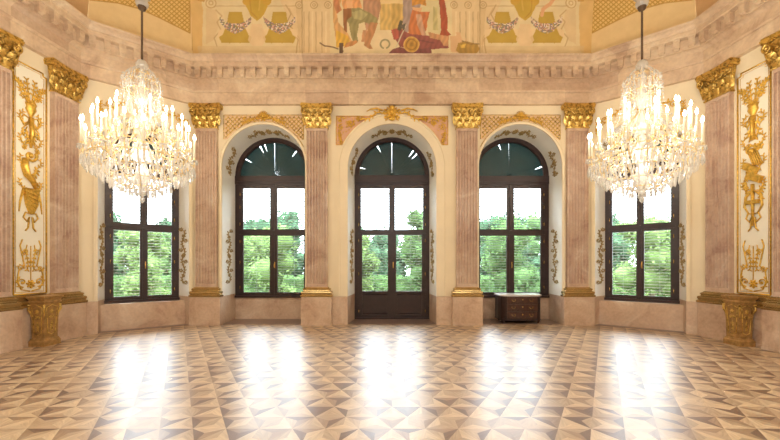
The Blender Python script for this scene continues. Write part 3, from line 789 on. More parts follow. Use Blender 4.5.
# ------------------------------------------------------------------ windows
def window(name, w, op, door=False, zb=.64, t1=(2.47, 2.645), t2=(3.88, 4.22), fw=.27, mull=.19, slit=0, apd=0):
    uc, a0, s0, a1, s1, sh, dp = op
    root = empty(name, w.matrix_basis @ Vector((uc+sh, -WP+dp, 0)), w.rotation_euler[2]); root['kind'] = 'structure'
    hw = a1; D0, D1 = 0., .10
    zbb = 0.008 if door else zb
    f = MB()
    # outer frame: jambs, arch ring, sill, transom beams
    jw = fw*.5
    f.box(-hw-.02, -hw+jw, D0, D1, zbb, s1); f.box(hw-jw, hw+.02, D0, D1, zbb, s1)
    rings = []
    for k in range(33):
        a = PI*k/32; c, s_ = -math.cos(a), math.sin(a)
        rings.append([(c*r, y, s1+s_*r) for r, y in ((hw+.02, D0), (hw-.10, D0), (hw-.13, D0+.03), (hw-.13, D1), (hw+.02, D1))])
    f.loft(rings)
    f.box(-hw, hw, D0-.03, D1, t2[0]+.10, t2[1]); f.box(-hw+.05, hw-.05, D0-.06, D0, t2[0]+.16, t2[1]-.06)
    f.box(-hw+jw, hw-jw, D0+.01, D1, t2[0], t2[0]+.1)
    f.box(-hw+jw*.8, hw-jw*.8, D0-.012, D1, t1[0]+.035, t1[1]-.035)
    f.box(-.035, .035, D0-.015, D1, t1[1]-.03, t2[0]+.1); f.box(-.026, .026, D0-.012, D0+.05, zbb+.03, t1[0]+.05)
    if not door:
        f.box(-hw-.02, hw+.02, D0-.05, D1, zbb, zbb+.07); f.box(-hw+jw*.5, hw-jw*.5, D0, D1, zbb+.07, zbb+.12)
    else:
        f.box(-hw, hw, D0-.02, D1, zbb, zbb+.04)
    f.build('window_frame' if not door else 'door_frame', M['dark'], root)
    if not door:
        a = MB(); a.box(-hw-(.12 if apd else .03), hw+(.12 if apd else .03), D0+.02-apd, D1+.05, 0, zbb); 
        for s in (-1, 1): a.box(*(sorted([s*.04, s*(hw-.06)])), D0+.008-apd, D0+.02-apd, .1, zbb-.06)
        a.build('apron', M['pink'], root)
    def sash(x0, x1, z0, z1, st, nm='sash', rail=None, hand=None, panel=None):
        m = MB(); rb = rail or st; y0, y1 = D0+.005, D0+.065
        pz0 = z0+rb
        if panel: pz0 = panel
        m.box(x0, x0+st, y0, y1, z0, z1); m.box(x1-st, x1, y0, y1, z0, z1)
        m.box(x0+st, x1-st, y0, y1, z1-rb*.8, z1); m.box(x0+st, x1-st, y0, y1, pz0-rb, pz0)
        if panel:
            m.box(x0+st, x1-st, y0, y1, z0, z0+.10); m.box(x0+st, x1-st, y0+.03, y1, z0+.1, pz0-rb)
            m.rects([(0, 0, 0, 0)]*0 or [((x1-x0)/2-st-.03, y0+.03, y0+.04, z0+.13), ((x1-x0)/2-st-.03, y0+.008, y0+.04, z0+.15), ((x1-x0)/2-st-.03, y0+.008, y0+.04, pz0-rb-.05), ((x1-x0)/2-st-.03, y0+.03, y0+.04, pz0-rb-.03)], cx=(x0+x1)/2)
        o = m.build(nm, M['dark'], root)
        g = MB(); g.box(x0+st-.01, x1-st+.01, D0+.035, D0+.041, pz0-.01, z1-rb*.8+.01); g.build('pane', M['glass'], o)
        if hand:
            h = MB(); hx, hz = hand
            h.box(hx-.018, hx+.018, y0-.012, y0, hz-.09, hz+.09); h.tube([(hx, y0-.05, hz-.07), (hx, y0-.055, hz), (hx, y0-.03, hz+.04), (hx, y0-.005, hz+.05)], .011, 6)
            h.build('handle', M['brass'], o)
        h = MB(); hx = x0+.012 if x0 < 0 else x1-.012
        for hz in (z0+.2, (z0+z1)/2+.05, z1-.22): h.tube([(hx, y0-.012, hz-.05), (hx, y0-.012, hz+.05)], .014, 6)
        h.build('hinge', M['bronze'], o)
    ix = hw-jw; st = fw-jw; mh = mull/2
    stm = mh-.02 if not door else mh-.01
    for s in (-1, 1):
        x0, x1 = sorted([s*.012, s*ix])
        sash(x0, x1, t1[1]-.04, t2[0]+.02, min(st, mh-.01)+.0 if False else (st*.7), rail=.05)
        sash(x0, x1, zbb+(.10 if not door else .03), t1[0]+.04, st*.75 if not door else .11, nm='sash' if not door else 'door_leaf', rail=.06, hand=(s*.03, 1.6) if s == 1 else None, panel=(.83 if door else None))
    # outside louvre blind
    m = MB(); z = (zbb+.06) if not door else .7
    while z < t2[0]+.1:
        m.loft([[(x, D1+.06, z+.006), (x, D1+.092, z-.002), (x, D1+.092, z-.012), (x, D1+.06, z-.004)] for x in (-hw+.03, hw-.03)])
        z += .078
    for x in (-hw*.5, hw*.5): m.tube([(x, D1+.085, zbb), (x, D1+.085, t2[0])], .004, 4)
    m.build('blind', M['blind'], root)
    # fan shaped dark louvre behind the arch
    m = MB(); R = hw-.10; ns = 22; rs = random.Random(slit)
    m.box(-hw+.03, hw-.03, D1+.0, D1+.03, t2[1]-.12, t2[1]+.03)
    for k in range(ns):
        a0_, a1_ = PI*k/ns, PI*(k+1)/ns
        gap = .0025; r_out = R
        g0 = .02 if k == ns//2 else 0.
        short = rs.random()
        cut = R*(1 if (abs(k-ns//2) < 1 or short < .62) else rs.uniform(.80, .9))
        o0 = .045 if short > .8 else -.003
        def P(r, a, y): return (r*math.cos(a), y, t2[1]+r*math.sin(a))
        ai, aj = a0_+(.014 if k == ns//2 else -.004), a1_+.006
        ao = a0_+o0 if (short > .8 and k != ns//2) else ai
        yy = D1+.02+.004*(k % 2)
        m.loft([[P(.06, ai, yy), P(R*.72, ai, yy), P(R+.06, ao, yy), P(R+.06, aj, yy+.01), P(R*.72, aj, yy+.01), P(.06, aj, yy+.01)],
                [P(.06, ai, yy+.008), P(R*.72, ai, yy+.008), P(R+.06, ao, yy+.008), P(R+.06, aj, yy+.018), P(R*.72, aj, yy+.018), P(.06, aj, yy+.018)]])
    m.lathe([(.09, D1+.0), (.09, D1+.04)], 0, 0, 16)
    m.v = m.v[:-32]+[(x, z_, t2[1]+y) for x, y, z_ in m.v[-32:]]
    fan = m.build('fan_louvre', M['teal'], root)
    g = MB(); g.add([(0, D0+.05, s1)]+[(math.cos(PI*k/32)*(hw-.09), D0+.05, s1-.02+math.sin(PI*k/32)*(hw-.09)) for k in range(33)], [(0, k+1, k+2) for k in range(32)])
    g.build('fanlight_pane', M['glass'], root)
    return root
window('window_2', wf, bay['L'], slit=4)
window('window_3', wf, bay['R'], slit=11)
window('door_1', wf, bay['C'], door=True, fw=.22, mull=.22, slit=5, t1=(2.50, 2.63), t2=(3.88, 4.24))
window('window_1', wl, cb, fw=.20, mull=.15, t1=(2.50, 2.67), slit=7, apd=.36)
window('window_4', wr, cbr, fw=.20, mull=.15, t1=(2.50, 2.67), slit=8, apd=.36)

# ------------------------------------------------------------------ gilt relief panels on the side walls
def relief(side):
    l, r = on_seg(0, side_u(7.335))
    if side > 0: l = (-l[0], l[1], 0); r = -r
    root = empty('relief_panel', l, r)
    yb = .11; hw = .315; zb, zt = 1.03, 5.52
    f = MB(); f.box(-hw-.02, hw+.02, yb-.02, yb, zb-.02, zt+.02); f.build('panel_field', M['creamlight'], root)
    b = MB(); c = .07
    pts = [(-hw, zb), (-hw, zt-c), (-hw+c, zt-c*.8), (-hw+c, zt), (hw-c, zt), (hw-c, zt-c*.8), (hw, zt-c), (hw, zb), (-hw, zb)]
    for q0, q1 in zip(pts, pts[1:]): b.tube([(q0[0], yb-.03, q0[1]), (q1[0], yb-.03, q1[1])], .016, 6)
    pts = [(x*.86, zb+.04+(z-zb)*(1-.08/(zt-zb))) for x, z in pts]
    for q0, q1 in zip(pts, pts[1:]): b.tube([(q0[0], yb-.022, q0[1]), (q1[0], yb-.022, q1[1])], .006, 4)
    b.build('gilt_frame', M['leafgold'], root)
    Zp = lambda y: 1.6+(265-y)/50.4
    def fin(mb_, nm, mm=M['leafgold'], push=.035):
        mb_.xf(lambda x, y, z: (x, yb-push+y*1.3, z)); return mb_.build(nm, mm, root)
    # upper leaf sprays
    b = MB()
    for s in (-1, 1):
        sprig(b, [(s*(.05+.035*k), Zp(102)+.10*k-.008*k*k) for k in range(7)], .011, .045)
        sprig(b, [(s*(.03+.012*k), Zp(100)+.09*k) for k in range(5)], .01, .04)
        scroll(b, s*.14, Zp(98), .06, s, 0, .012)
    fin(b, 'leaf_spray')
    b = MB()    # flower vase and torch
    b.lathe([(.02, Zp(118)), (.045, Zp(115)), (.10, Zp(110)), (.085, Zp(107)), (.11, Zp(104))], n=12); b.v = [(x, y*.5, z) for x, y, z in b.v]
    rosette(b, 0, Zp(103), .07); rosette(b, -.06, Zp(101.5), .05); rosette(b, .06, Zp(101.5), .05)
    fin(b, 'vase')
    b = MB()
    if side < 0:
        b.tube([(0, 0, Zp(118)), (.01, -.01, Zp(132)), (0, 0, Zp(148))], [.045, .035, .02], 8)
        for s in (-1, 1):
            b.tube([(s*.02, 0, Zp(119)), (s*.13, 0, Zp(117)), (s*.19, 0, Zp(122)), (s*.13, 0, Zp(127)), (s*.04, 0, Zp(122))], .014, 6)
            b.tube([(s*.04, 0, Zp(124)), (s*.16, 0, Zp(131)), (s*.13, 0, Zp(138))], .012, 6)
            sprig(b, [(s*(.07+.02*math.sin(k)), Zp(128)-.06*k) for k in range(6)], .01, .045)
        fin(b, 'torch')
        b = MB(); scroll(b, .0, Zp(156), .12, -1, PI*.2, .03, leaves=False)
        b.tube([(-.11, 0, Zp(160)), (-.13, -.01, Zp(168)), (-.09, -.02, Zp(176)), (.02, -.02, Zp(181)), (.08, -.01, Zp(188))], [.05, .06, .055, .045, .02], 8)
        rosette(b, .13, Zp(150), .06); rosette(b, -.12, Zp(149), .05)
        sprig(b, [(.08+.03*math.sin(k), Zp(166)-.05*k) for k in range(9)], .012, .05)
        fin(b, 'horn')
        b = MB(); b.rects([(.03, -.03, .02, Zp(214)), (.10, -.045, .02, Zp(205)), (.14, -.03, .02, Zp(191)), (.15, -.05, .02, Zp(189))])
        for s in (-1, 1):
            b.tube([(s*.14, 0, Zp(190)), (s*.2, 0, Zp(203)), (s*.22, 0, Zp(213))], [.02, .016, .008], 6)
        for k in range(4): b.tube([(-.11+.02*k, -.045, Zp(193+4*k)), (.11-.02*k, -.045, Zp(196+4*k))], .010, 5)
        fin(b, 'quiver')
    else:
        b.tube([(0, 0, Zp(116)), (0, -.01, Zp(128)), (0, 0, Zp(140))], [.05, .03, .05], 8)
        for s in (-1, 1): sprig(b, [(s*(.07+.03*math.sin(k*1.4)), Zp(116)-.06*k) for k in range(8)], .011, .05)
        fin(b, 'torch')
        b = MB(); scroll(b, -.05, Zp(150), .11, 1, 0, .026); scroll(b, .10, Zp(147), .07, -1, 0, .02)
        for k in range(5): b.tube([(-.12+.04*k, 0, Zp(148)), (.02+.04*k, -.01, Zp(166))], .014, 6)
        fin(b, 'lyre')
        b = MB()
        for cx, cz, a in ((-.02, Zp(168), -.6), (.05, Zp(178), -.5)):
            m2 = MB(); m2.box(-.15, .15, -.05, 0, -.055, .055); m2.box(-.155, .155, -.055, .0, .045, .065); m2.box(-.155, .155, -.055, .0, -.065, -.045)
            ca, sa = math.cos(a), math.sin(a); m2.xf(lambda x, y, z: (cx+x*ca-z*sa, y, cz+x*sa+z*ca))
            bb = len(b.v); b.v += m2.v; b.f += [tuple(i+bb for i in f_) for f_ in m2.f]; b.m += m2.m; b.sm += m2.sm
        fin(b, 'book')
        b = MB()
        for s in (-1, 1):
            b.tube([(0, 0, Zp(190)), (s*.14, 0, Zp(196)), (s*.17, 0, Zp(206)), (s*.08, 0, Zp(214))], [.02, .024, .02, .012], 6)
        b.tube([(0, -.01, Zp(184)), (0, -.01, Zp(226))], [.03, .018], 6); b.box(-.12, .12, -.03, 0, Zp(204), Zp(200))
        sprig(b, [(.16+.02*math.sin(k), Zp(184)-.05*k) for k in range(7)], .01, .04); sprig(b, [(-.14+.02*math.sin(k), Zp(170)-.05*k) for k in range(9)], .01, .04)
        fin(b, 'trophy')
    for s_ in (-1, 1):      # leafy sprays filling the field beside the trophies
        for z0 in (Zp(150), Zp(172), Zp(196), Zp(128), Zp(100)):
            b = MB(); sprig(b, [(s_*(.16+.05*math.sin(k_*.9+z0)), z0+.045*k_) for k_ in range(7)], .008, .034)
            fin(b, 'foliage_spray')
    b = MB()    # ribbon
    for s in (-1, 1):
        b.tube([(0, 0, Zp(214)), (s*.10, 0, Zp(213)), (s*.14, 0, Zp(218)), (s*.07, 0, Zp(222)), (s*.03, 0, Zp(217)), (s*.05, 0, Zp(228)), (s*.10, 0, Zp(231))], .014, 5)
    fin(b, 'ribbon')
    b = MB()    # lower arabesque
    for s in (-1, 1):
        scroll(b, s*.16, Zp(282), .09, s, -PI/2, .014); scroll(b, s*.19, Zp(268), .06, -s, 0, .011); scroll(b, s*.12, Zp(252), .05, s, 0, .010)
        b.tube([(s*.02, 0, Zp(291)), (s*.18, 0, Zp(289)), (s*.25, 0, Zp(280)), (s*.22, 0, Zp(270)), (s*.12, 0, Zp(266)), (s*.16, 0, Zp(256)), (s*.2, 0, Zp(246)), (s*.16, 0, Zp(240))], .011, 5)
        sprig(b, [(s*(.07+.02*math.sin(k)), Zp(245)-.08*k) for k in range(7)], .008, .035)
    rosette(b, 0, Zp(284), .09); rosette(b, 0, Zp(262), .04); b.tube([(0, 0, Zp(280)), (0, 0, Zp(246))], .008, 5)
    fin(b, 'arabesque')
    return root
tag(relief(-1), 'tall cream wall panel with gilt horn, torch and ribbon relief on the left wall', 'wall panel', 'gilt relief panels')
tag(relief(1), 'tall cream wall panel with gilt books and trophy relief on the right wall', 'wall panel', 'gilt relief panels')

# ------------------------------------------------------------------ gilt pedestals
def pedestal():
    root = empty('pedestal', (0, 0, 0))
    def sq(lst):
        m = MB(); m.loft([[(-h, -h, z), (h, -h, z), (h, h, z), (-h, h, z)] for h, z in lst]); return m
    sq([(.19, 0), (.19, .10), (.175, .12), (.165, .15)]).build('plinth', M['pedestal'], root)
    sq([(.152, .15), (.153, .22), (.160, .5), (.172, .80), (.176, .84)]).build('body', M['pedestal'], root)
    sq([(.18, .84), (.20, .86), (.20, .885), (.185, .90), (.21, .94), (.225, .955), (.225, .985), (.20, .99)]).build('top', M['pedestal'], root)
    for k in range(4):
        m = MB(); hwz = lambda z: .150+(.024)*(z-.15)/.69
        pr = [(-.085, .26), (-.10, .5), (-.125, .76), (-.05, .79), (0, .81), (.05, .79), (.125, .76), (.10, .5), (.085, .26), (0, .22), (-.085, .26)]
        m.tube([(x, -hwz(z)-.006, z) for x, z in pr], .009, 5)
        mm2 = MB(); rosette(mm2, 0, .68, .05); scroll(mm2, -.035, .56, .032, 1, 0, .008); scroll(mm2, .035, .56, .032, -1, PI, .008); sprig(mm2, [(0, .5-.035*j) for j in range(6)], .007, .026)
        mm2.xf(lambda x, y, z: (x, y-hwz(z)-.006, z))
        bb = len(m.v); m.v += mm2.v; m.f += [tuple(i+bb for i in f_) for f_ in mm2.f]; m.m += mm2.m; m.sm += mm2.sm
        o = m.build('carved_panel', M['gold'], root); o.rotation_euler = (0, 0, k*PI/2)
        m = MB(); e = .17
        m.tube([(e+.012, -e-.012, .80), (e+.02, -e-.02, .72), (e-.01, -e+.01, .64), (e-.02, -e+.02, .52)], [.022, .026, .016, .006], 6)
        m.ell((e+.012, -e-.012, .80), (.03, .03, .026)); m.ell((e-.005, -e+.005, .66), (.02, .02, .03))
        o = m.build('corner_scroll', M['gold'], root); o.rotation_euler = (0, 0, k*PI/2)
    return root
pd = pedestal(); pd.location = (-6.95, 7.41, 0); pd.scale = (.82, .95, 1); tag(pd, 'carved gilt wooden pedestal standing against the left wall dado', 'pedestal', 'pair of gilt pedestals')
p2 = copy_tree(pd); p2.location = (6.95, 7.41, 0); tag(p2, 'carved gilt wooden pedestal standing against the right wall dado')

# ------------------------------------------------------------------ chest of drawers
def chest():
    root = empty('chest_of_drawers', (3.535, 10.05, .008))
    # plan outline: serpentine front (y=0) with canted corners, back at y=.62
    def outline(e=0.):
        pts = [(-.56-e, .62), (-.565-e, .30), (-.54-e, .12-e*.3), (-.46-e*.6, .03-e)]
        for k in range(9):
            x = -.42+.84*k/8; pts.append((x, -.0-e-.025*math.cos(PI*x/.42*.5)**2))
        pts += [(.46+e*.6, .03-e), (.54+e, .12-e*.3), (.565+e, .30), (.56+e, .62)]
        return pts
    m = MB(); m.loft([[(x, y, z) for x, y in outline(0)] for z in (.10, .74)]); m.loft([[(x, y, z) for x, y in outline(.012)] for z in (.08, .115)]); m.build('carcass', M['chestdark'], root)
    m = MB(); m.loft([[(x, y, z) for x, y in outline(.03)] for z in (.74, .75, .775)]+[[(x, y, .785) for x, y in outline(.02)]]); m.build('marble_top', M['slab'], root)
    for z0, z1 in ((.135, .325), (.34, .53), (.545, .725)):
        m = MB(); ring = []
        xs = [-.41+.82*k/12 for k in range(13)]
        fr = lambda x, e: -.025*math.cos(PI*x/.42*.5)**2-e
        m.loft([[(x, fr(x, .014), z0), (x, fr(x, .014), z1), (x, .02, z1), (x, .02, z0)] for x in xs])
        for a, b_ in ((z0+.018, z0+.026), (z1-.026, z1-.018)): m.loft([[(x, fr(x, .017), a), (x, fr(x, .017), b_), (x, 0, b_), (x, 0, a)] for x in xs[1:-1]], mi=1)
        d = m.build('drawer', [M['chest'], M['chestdark']], root)
        h = MB(); zc = (z0+z1)/2
        h.ell((0, -.046, zc+.02), (.016, .012, .02), 0, 0); h.build('keyhole_plate', M['brass'], d)
        for s in (-1, 1):
            h = MB(); x = s*.24; yy = fr(x, .018)
            h.tube([(x-.045, yy, zc+.01), (x-.04, yy-.02, zc-.015), (x, yy-.025, zc-.028), (x+.04, yy-.02, zc-.015), (x+.045, yy, zc+.01)], .006, 6)
            for q in (-.045, .045): h.ell((x+q, yy, zc+.012), (.014, .008, .014))
            h.build('handle', M['bronze'], d)
    for x in (-.46, .46):
        for y in (.08, .55):
            m = MB(); s = 1 if x > 0 else -1
            m.tube([(x, y, .10), (x+s*.025, y-.01, .06), (x, y, .028), (x+s*.02, y-.012, 0.008)], [.05, .035, .022, .03], 8); m.build('foot', M['chestdark'], root)
    return root
tag(chest(), 'dark walnut chest of three drawers with pale top beneath the window right of door', 'chest of drawers')

# ------------------------------------------------------------------ chandeliers
def chandelier():
    root = empty('chandelier', (0, 0, 0))
    # origin on the axis, z absolute
    m = MB(); m.tube([(0, 0, 5.36), (0, 0, 9.18)], .018, 8); m.lathe([(.012, 6.34), (.06, 6.36), (.075, 6.42), (.05, 6.48), (.012, 6.5)], n=12); 
    m.build('rod', M['iron'], root)
    m = MB(); m.lathe([(.03, 6.40), (.09, 6.42), (.11, 6.48), (.085, 6.55), (.14, 6.60), (.04, 6.63)], n=14); m.build('upper_glass_collar', M['crystal'], root)
    m = MB(); m.lathe([(.25, 9.19), (.24, 9.13), (.12, 9.08), (.03, 9.04)], n=16); m.build('ceiling_rose', M['gold'], root)
    # central glass stem: stacked vases
    m = MB(); m.lathe([(.02, 5.42), (.07, 5.40), (.105, 5.33), (.09, 5.26), (.03, 5.22), (.04, 5.18), (.08, 5.10), (.05, 4.98), (.035, 4.92), (.09, 4.80), (.11, 4.66), (.05, 4.52), (.04, 4.46), (.12, 4.34), (.15, 4.2), (.09, 4.02), (.05, 3.95), (.10, 3.85), (.17, 3.72), (.16, 3.6), (.07, 3.48), (.10, 3.35), (.14, 3.2), (.06, 3.02), (.05, 2.98)], n=16)
    m.build('glass_stem', M['crystal'], root)
    m = MB(); m.lathe([(.05, 2.98), (.065, 2.95), (.06, 2.90), (.025, 2.88), (.04, 2.84), (.045, 2.80), (.02, 2.77), (.005, 2.75)], n=12); m.build('finial', M['crystal'], root)
    # crown: ring of curved ribs carrying chains
    def ringt(r, z, t, n=36): return [(r*math.cos(2*PI*k/n), r*math.sin(2*PI*k/n), z) for k in range(n+1)], t
    crown = MB()
    for r, z in ((.30, 5.12), (.22, 5.24), (.33, 4.93)):
        p_, t = ringt(r, z, .009); crown.tube(p_, t, 5)
    for k in range(8):
        a = 2*PI*k/8; c, s = math.cos(a), math.sin(a)
        crown.tube([(c*r, s*r, z) for r, z in ((.03, 4.9), (.14, 4.86), (.28, 4.92), (.34, 5.02), (.30, 5.14), (.36, 5.20), (.33, 5.25))], [.012, .011, .01, .01, .01, .009, .006], 5)
        crown.tube([(c*r, s*r, z) for r, z in ((.30, 5.12), (.20, 5.26), (.1, 5.34), (.03, 5.37))], .007, 5)
    crown.xf(lambda x, y, z: (x*.82, y*.82, z-.12)); crown.build('crown', M['palegilt'], root)
    # lower frame: hoops
    fr = MB()
    for r, z in ((.80, 3.56), (.62, 3.74), (.42, 4.00), (.66, 3.36), (.46, 3.18), (.26, 3.04)):
        p_, t = ringt(r, z, .010); fr.tube(p_, t, 5)
    for k in range(12):
        a = 2*PI*k/12; c, s = math.cos(a), math.sin(a)
        fr.tube([(c*r, s*r, z) for r, z in ((.12, 3.0), (.26, 3.04), (.46, 3.18), (.66, 3.36), (.80, 3.56))], .008, 5)
        fr.tube([(c*r, s*r, z) for r, z in ((.80, 3.56), (.62, 3.74), (.42, 4.0), (.18, 4.3), (.05, 4.5))], .007, 5)
    fr.build('hoop_frame', M['palegilt'], root)
    drops = []; beads = MB()
    tiers = [(20, .875, 3.68, 0.), (12, .72, 3.92, .13), (6, .50, 4.12, .3)]
    pr = {}
    for n, R, zb, ph in tiers:
        # one arm along +x, shared by the tier
        a_ = MB(); a_.tube([(R-.42 if R > .5 else .08, 0, zb-.10), (R-.30, 0, zb-.20), (R-.16, 0, zb-.22), (R-.03, 0, zb-.15), (R+.0, 0, zb-.05), (R, 0, zb)], [.010, .012, .012, .011, .010, .012], 6)
        a_.tube([(R-.20, 0, zb-.21), (R-.18, 0, zb-.10), (R-.22, 0, zb-.06), (R-.26, 0, zb-.10)], [.009, .008, .007, .006], 5)
        a_.lathe([(.012, zb-.02), (.02, zb), (.018, zb+.05), (.022, zb+.06)], R, 0, 8)
        pan = MB(); pan.lathe([(.01, zb-.012), (.045, zb-.008), (.058, zb+.008), (.05, zb+.004), (.012, zb)], R, 0, 12)
        for k in range(6):
            a = 2*PI*k/6; pan.drop(R+.052*math.cos(a), .052*math.sin(a), zb, .012, .075)
        can = MB(); can.lathe([(.017, zb+.05), (.0165, zb+.40), (.012, zb+.41), (.004, zb+.415)], R, 0, 8)
        fl_ = MB(); fl_.lathe([(.006, zb+.41), (.02, zb+.43), (.024, zb+.455), (.014, zb+.49), (.003, zb+.52)], R, 0, 8)
        base = None
        for k in range(n):
            a = 2*PI*(k+ph)/n; dz = .0
            if n == 20 and k % 2: dz = -.07
            if base is None:
                arm = a_.build('arm', M['palegilt'], root); pan.build('drip_pan', M['crystal'], arm); can.build('candle', M['wax'], arm); fl_.build('flame_bulb', M['flame'], arm); base = arm
            else: arm = copy_tree(base)
            arm.rotation_euler = (0, 0, a); arm.location = (0, 0, dz)
            LIGHTS.append((R, a, zb+.455+dz))
    # crystal drops on the hoops
    rd = random.Random(5)
    for r, z, n, h in ((.87, 3.50, 60, .17), (.82, 3.42, 56, .17), (.72, 3.34, 48, .16), (.60, 3.24, 40, .15), (.48, 3.14, 32, .14), (.32, 3.04, 18, .13), (.2, 2.99, 12, .12),
                       (.62, 3.74, 30, .12), (.42, 4.0, 22, .12), (.28, 4.93, 16, .13), (.29, 5.08, 12, .1), (.25, 4.6, 14, .14), (.2, 4.3, 12, .13), (.75, 3.65, 30, .12), (.5, 3.5, 26, .14), (.3, 3.7, 18, .14)):
        for k in range(n):
            a = 2*PI*(k+rd.uniform(-.2, .2))/n; rr = r+rd.uniform(-.02, .02); drops.append((rr*math.cos(a), rr*math.sin(a), z+rd.uniform(-.03, .03), .020+rd.uniform(0, .006), h*rd.uniform(.85, 1.15)))
    # garlands of beads between hoops
    def garland(r0, z0, r1, z1, n, sag):
        for k in range(n):
            a = 2*PI*k/n
            for t in range(9):
                u = t/8; aa = a+(2*PI/n)*u; rr = r0+(r1-r0)*u; zz = z0+(z1-z0)*u-sag*math.sin(PI*u)
                beads.lathe([(.002, zz-.014), (.013, zz), (.002, zz+.014)], rr*math.cos(aa), rr*math.sin(aa), 5, 0, False)
    def chain(r0, z0, r1, z1, n, bulge):
        for k in range(n):
            a = 2*PI*k/n
            for t in range(15):
                u = t/14; rr = r0+(r1-r0)*u+bulge*math.sin(PI*u); zz = z0+(z1-z0)*u
                beads.lathe([(.002, zz-.018), (.012, zz), (.002, zz+.018)], rr*math.cos(a), rr*math.sin(a), 5, 0, False)
    garland(.86, 3.50, .86, 3.50, 18, .10); garland(.69, 3.80, .69, 3.80, 12, .10); garland(.45, 4.12, .45, 4.12, 8, .1)
    garland(.30, 5.08, .30, 5.08, 8, .12); garland(.28, 4.92, .28, 4.92, 8, .12)
    chain(.29, 5.08, .31, 4.35, 14, -.02); chain(.19, 5.14, .19, 4.5, 8, .0); chain(.26, 5.0, .18, 4.4, 10, .03); chain(.33, 4.92, .62, 4.02, 12, -.10); chain(.08, 5.28, .27, 5.0, 8, .06)
    chain(.42, 4.1, .80, 3.6, 18, -.06); chain(.82, 3.42, .12, 3.0, 18, .1); chain(.60, 3.35, .1, 3.1, 12, .06)
    drops.sort(key=lambda d: -(math.hypot(d[0], d[1])))
    keep = drops[:96]; rest = drops[96:]
    dm = MB(); dm.drop(0, 0, 0, .022, .16); base = None
    for x, y, z, r, h in keep:
        if base is None: base = dm.build('crystal_drop', M['crystal'], root); o = base
        else: o = base.copy(); C.objects.link(o)
        o.location = (x, y, z)
    for x, y, z, r, h in rest: beads.drop(x, y, z, r, h)
    tr = beads.build('crystal_trimming', M['crystal'], root); tr['kind'] = 'stuff'
    # gilt leaves among the arms
    lv = MB(); lv.ell((0, 0, 0), (.05, .01, .022), .9); lv.ell((-.05, 0, -.02), (.045, .01, .02), 2.2); base = None
    for k in range(24):
        a = 2*PI*k/24; R = .74 if k % 2 else .55; z = 3.78 if k % 2 else 4.02
        if base is None: base = lv.build('gilt_leaf', M['palegilt'], root); o = base
        else: o = base.copy(); C.objects.link(o)
        o.location = (R*math.cos(a), R*math.sin(a), z); o.rotation_euler = (0, 0, a)
    return root
LIGHTS = []
CHX, CHY = -250.0/370*6.9, 6.9
ch = chandelier(); ch.location = (CHX, CHY, 0); tag(ch, 'crystal chandelier with lit candles hanging in front of the left canted window', 'chandelier', 'pair of crystal chandeliers')
ch2 = copy_tree(ch); ch2.location = (-CHX, CHY, 0); ch2.rotation_euler = (0, 0, .12); tag(ch2, 'crystal chandelier with lit candles hanging in front of the right canted window')
PW = 3.4
ld = bpy.data.lights.new('candle_light', 'POINT'); ld.energy = PW; ld.color = (1, .90, .74); ld.shadow_soft_size = .03
for cx, rot in ((CHX, 0), (-CHX, .12)):
    for k, (R, a, z) in enumerate(LIGHTS):
        if k % 2 and R < .8: continue
        o = bpy.data.objects.new('candle_light', ld); C.objects.link(o)
        o.location = (cx+(R)*math.cos(a+rot), CHY+R*math.sin(a+rot), z+.075)
ld3 = bpy.data.lights.new('bowl_light', 'POINT'); ld3.energy = 8; ld3.color = (1, .92, .80); ld3.shadow_soft_size = .05
for cx in (CHX, -CHX):
    for k in range(4):
        o = bpy.data.objects.new('bowl_light', ld3); C.objects.link(o); o.location = (cx+.36*math.cos(k*PI/2+.4), CHY+.36*math.sin(k*PI/2+.4), 3.52)
# unseen fill lamps, added behind the camera to brighten the hall
ld2 = bpy.data.lights.new('fill_light', 'POINT'); ld2.energy = 275; ld2.color = (.94, .985, 1); ld2.shadow_soft_size = .6
for x in (-3.6, 0, 3.6):
    o = bpy.data.objects.new('fill_light', ld2); C.objects.link(o); o.location = (x, .6, 4.6)

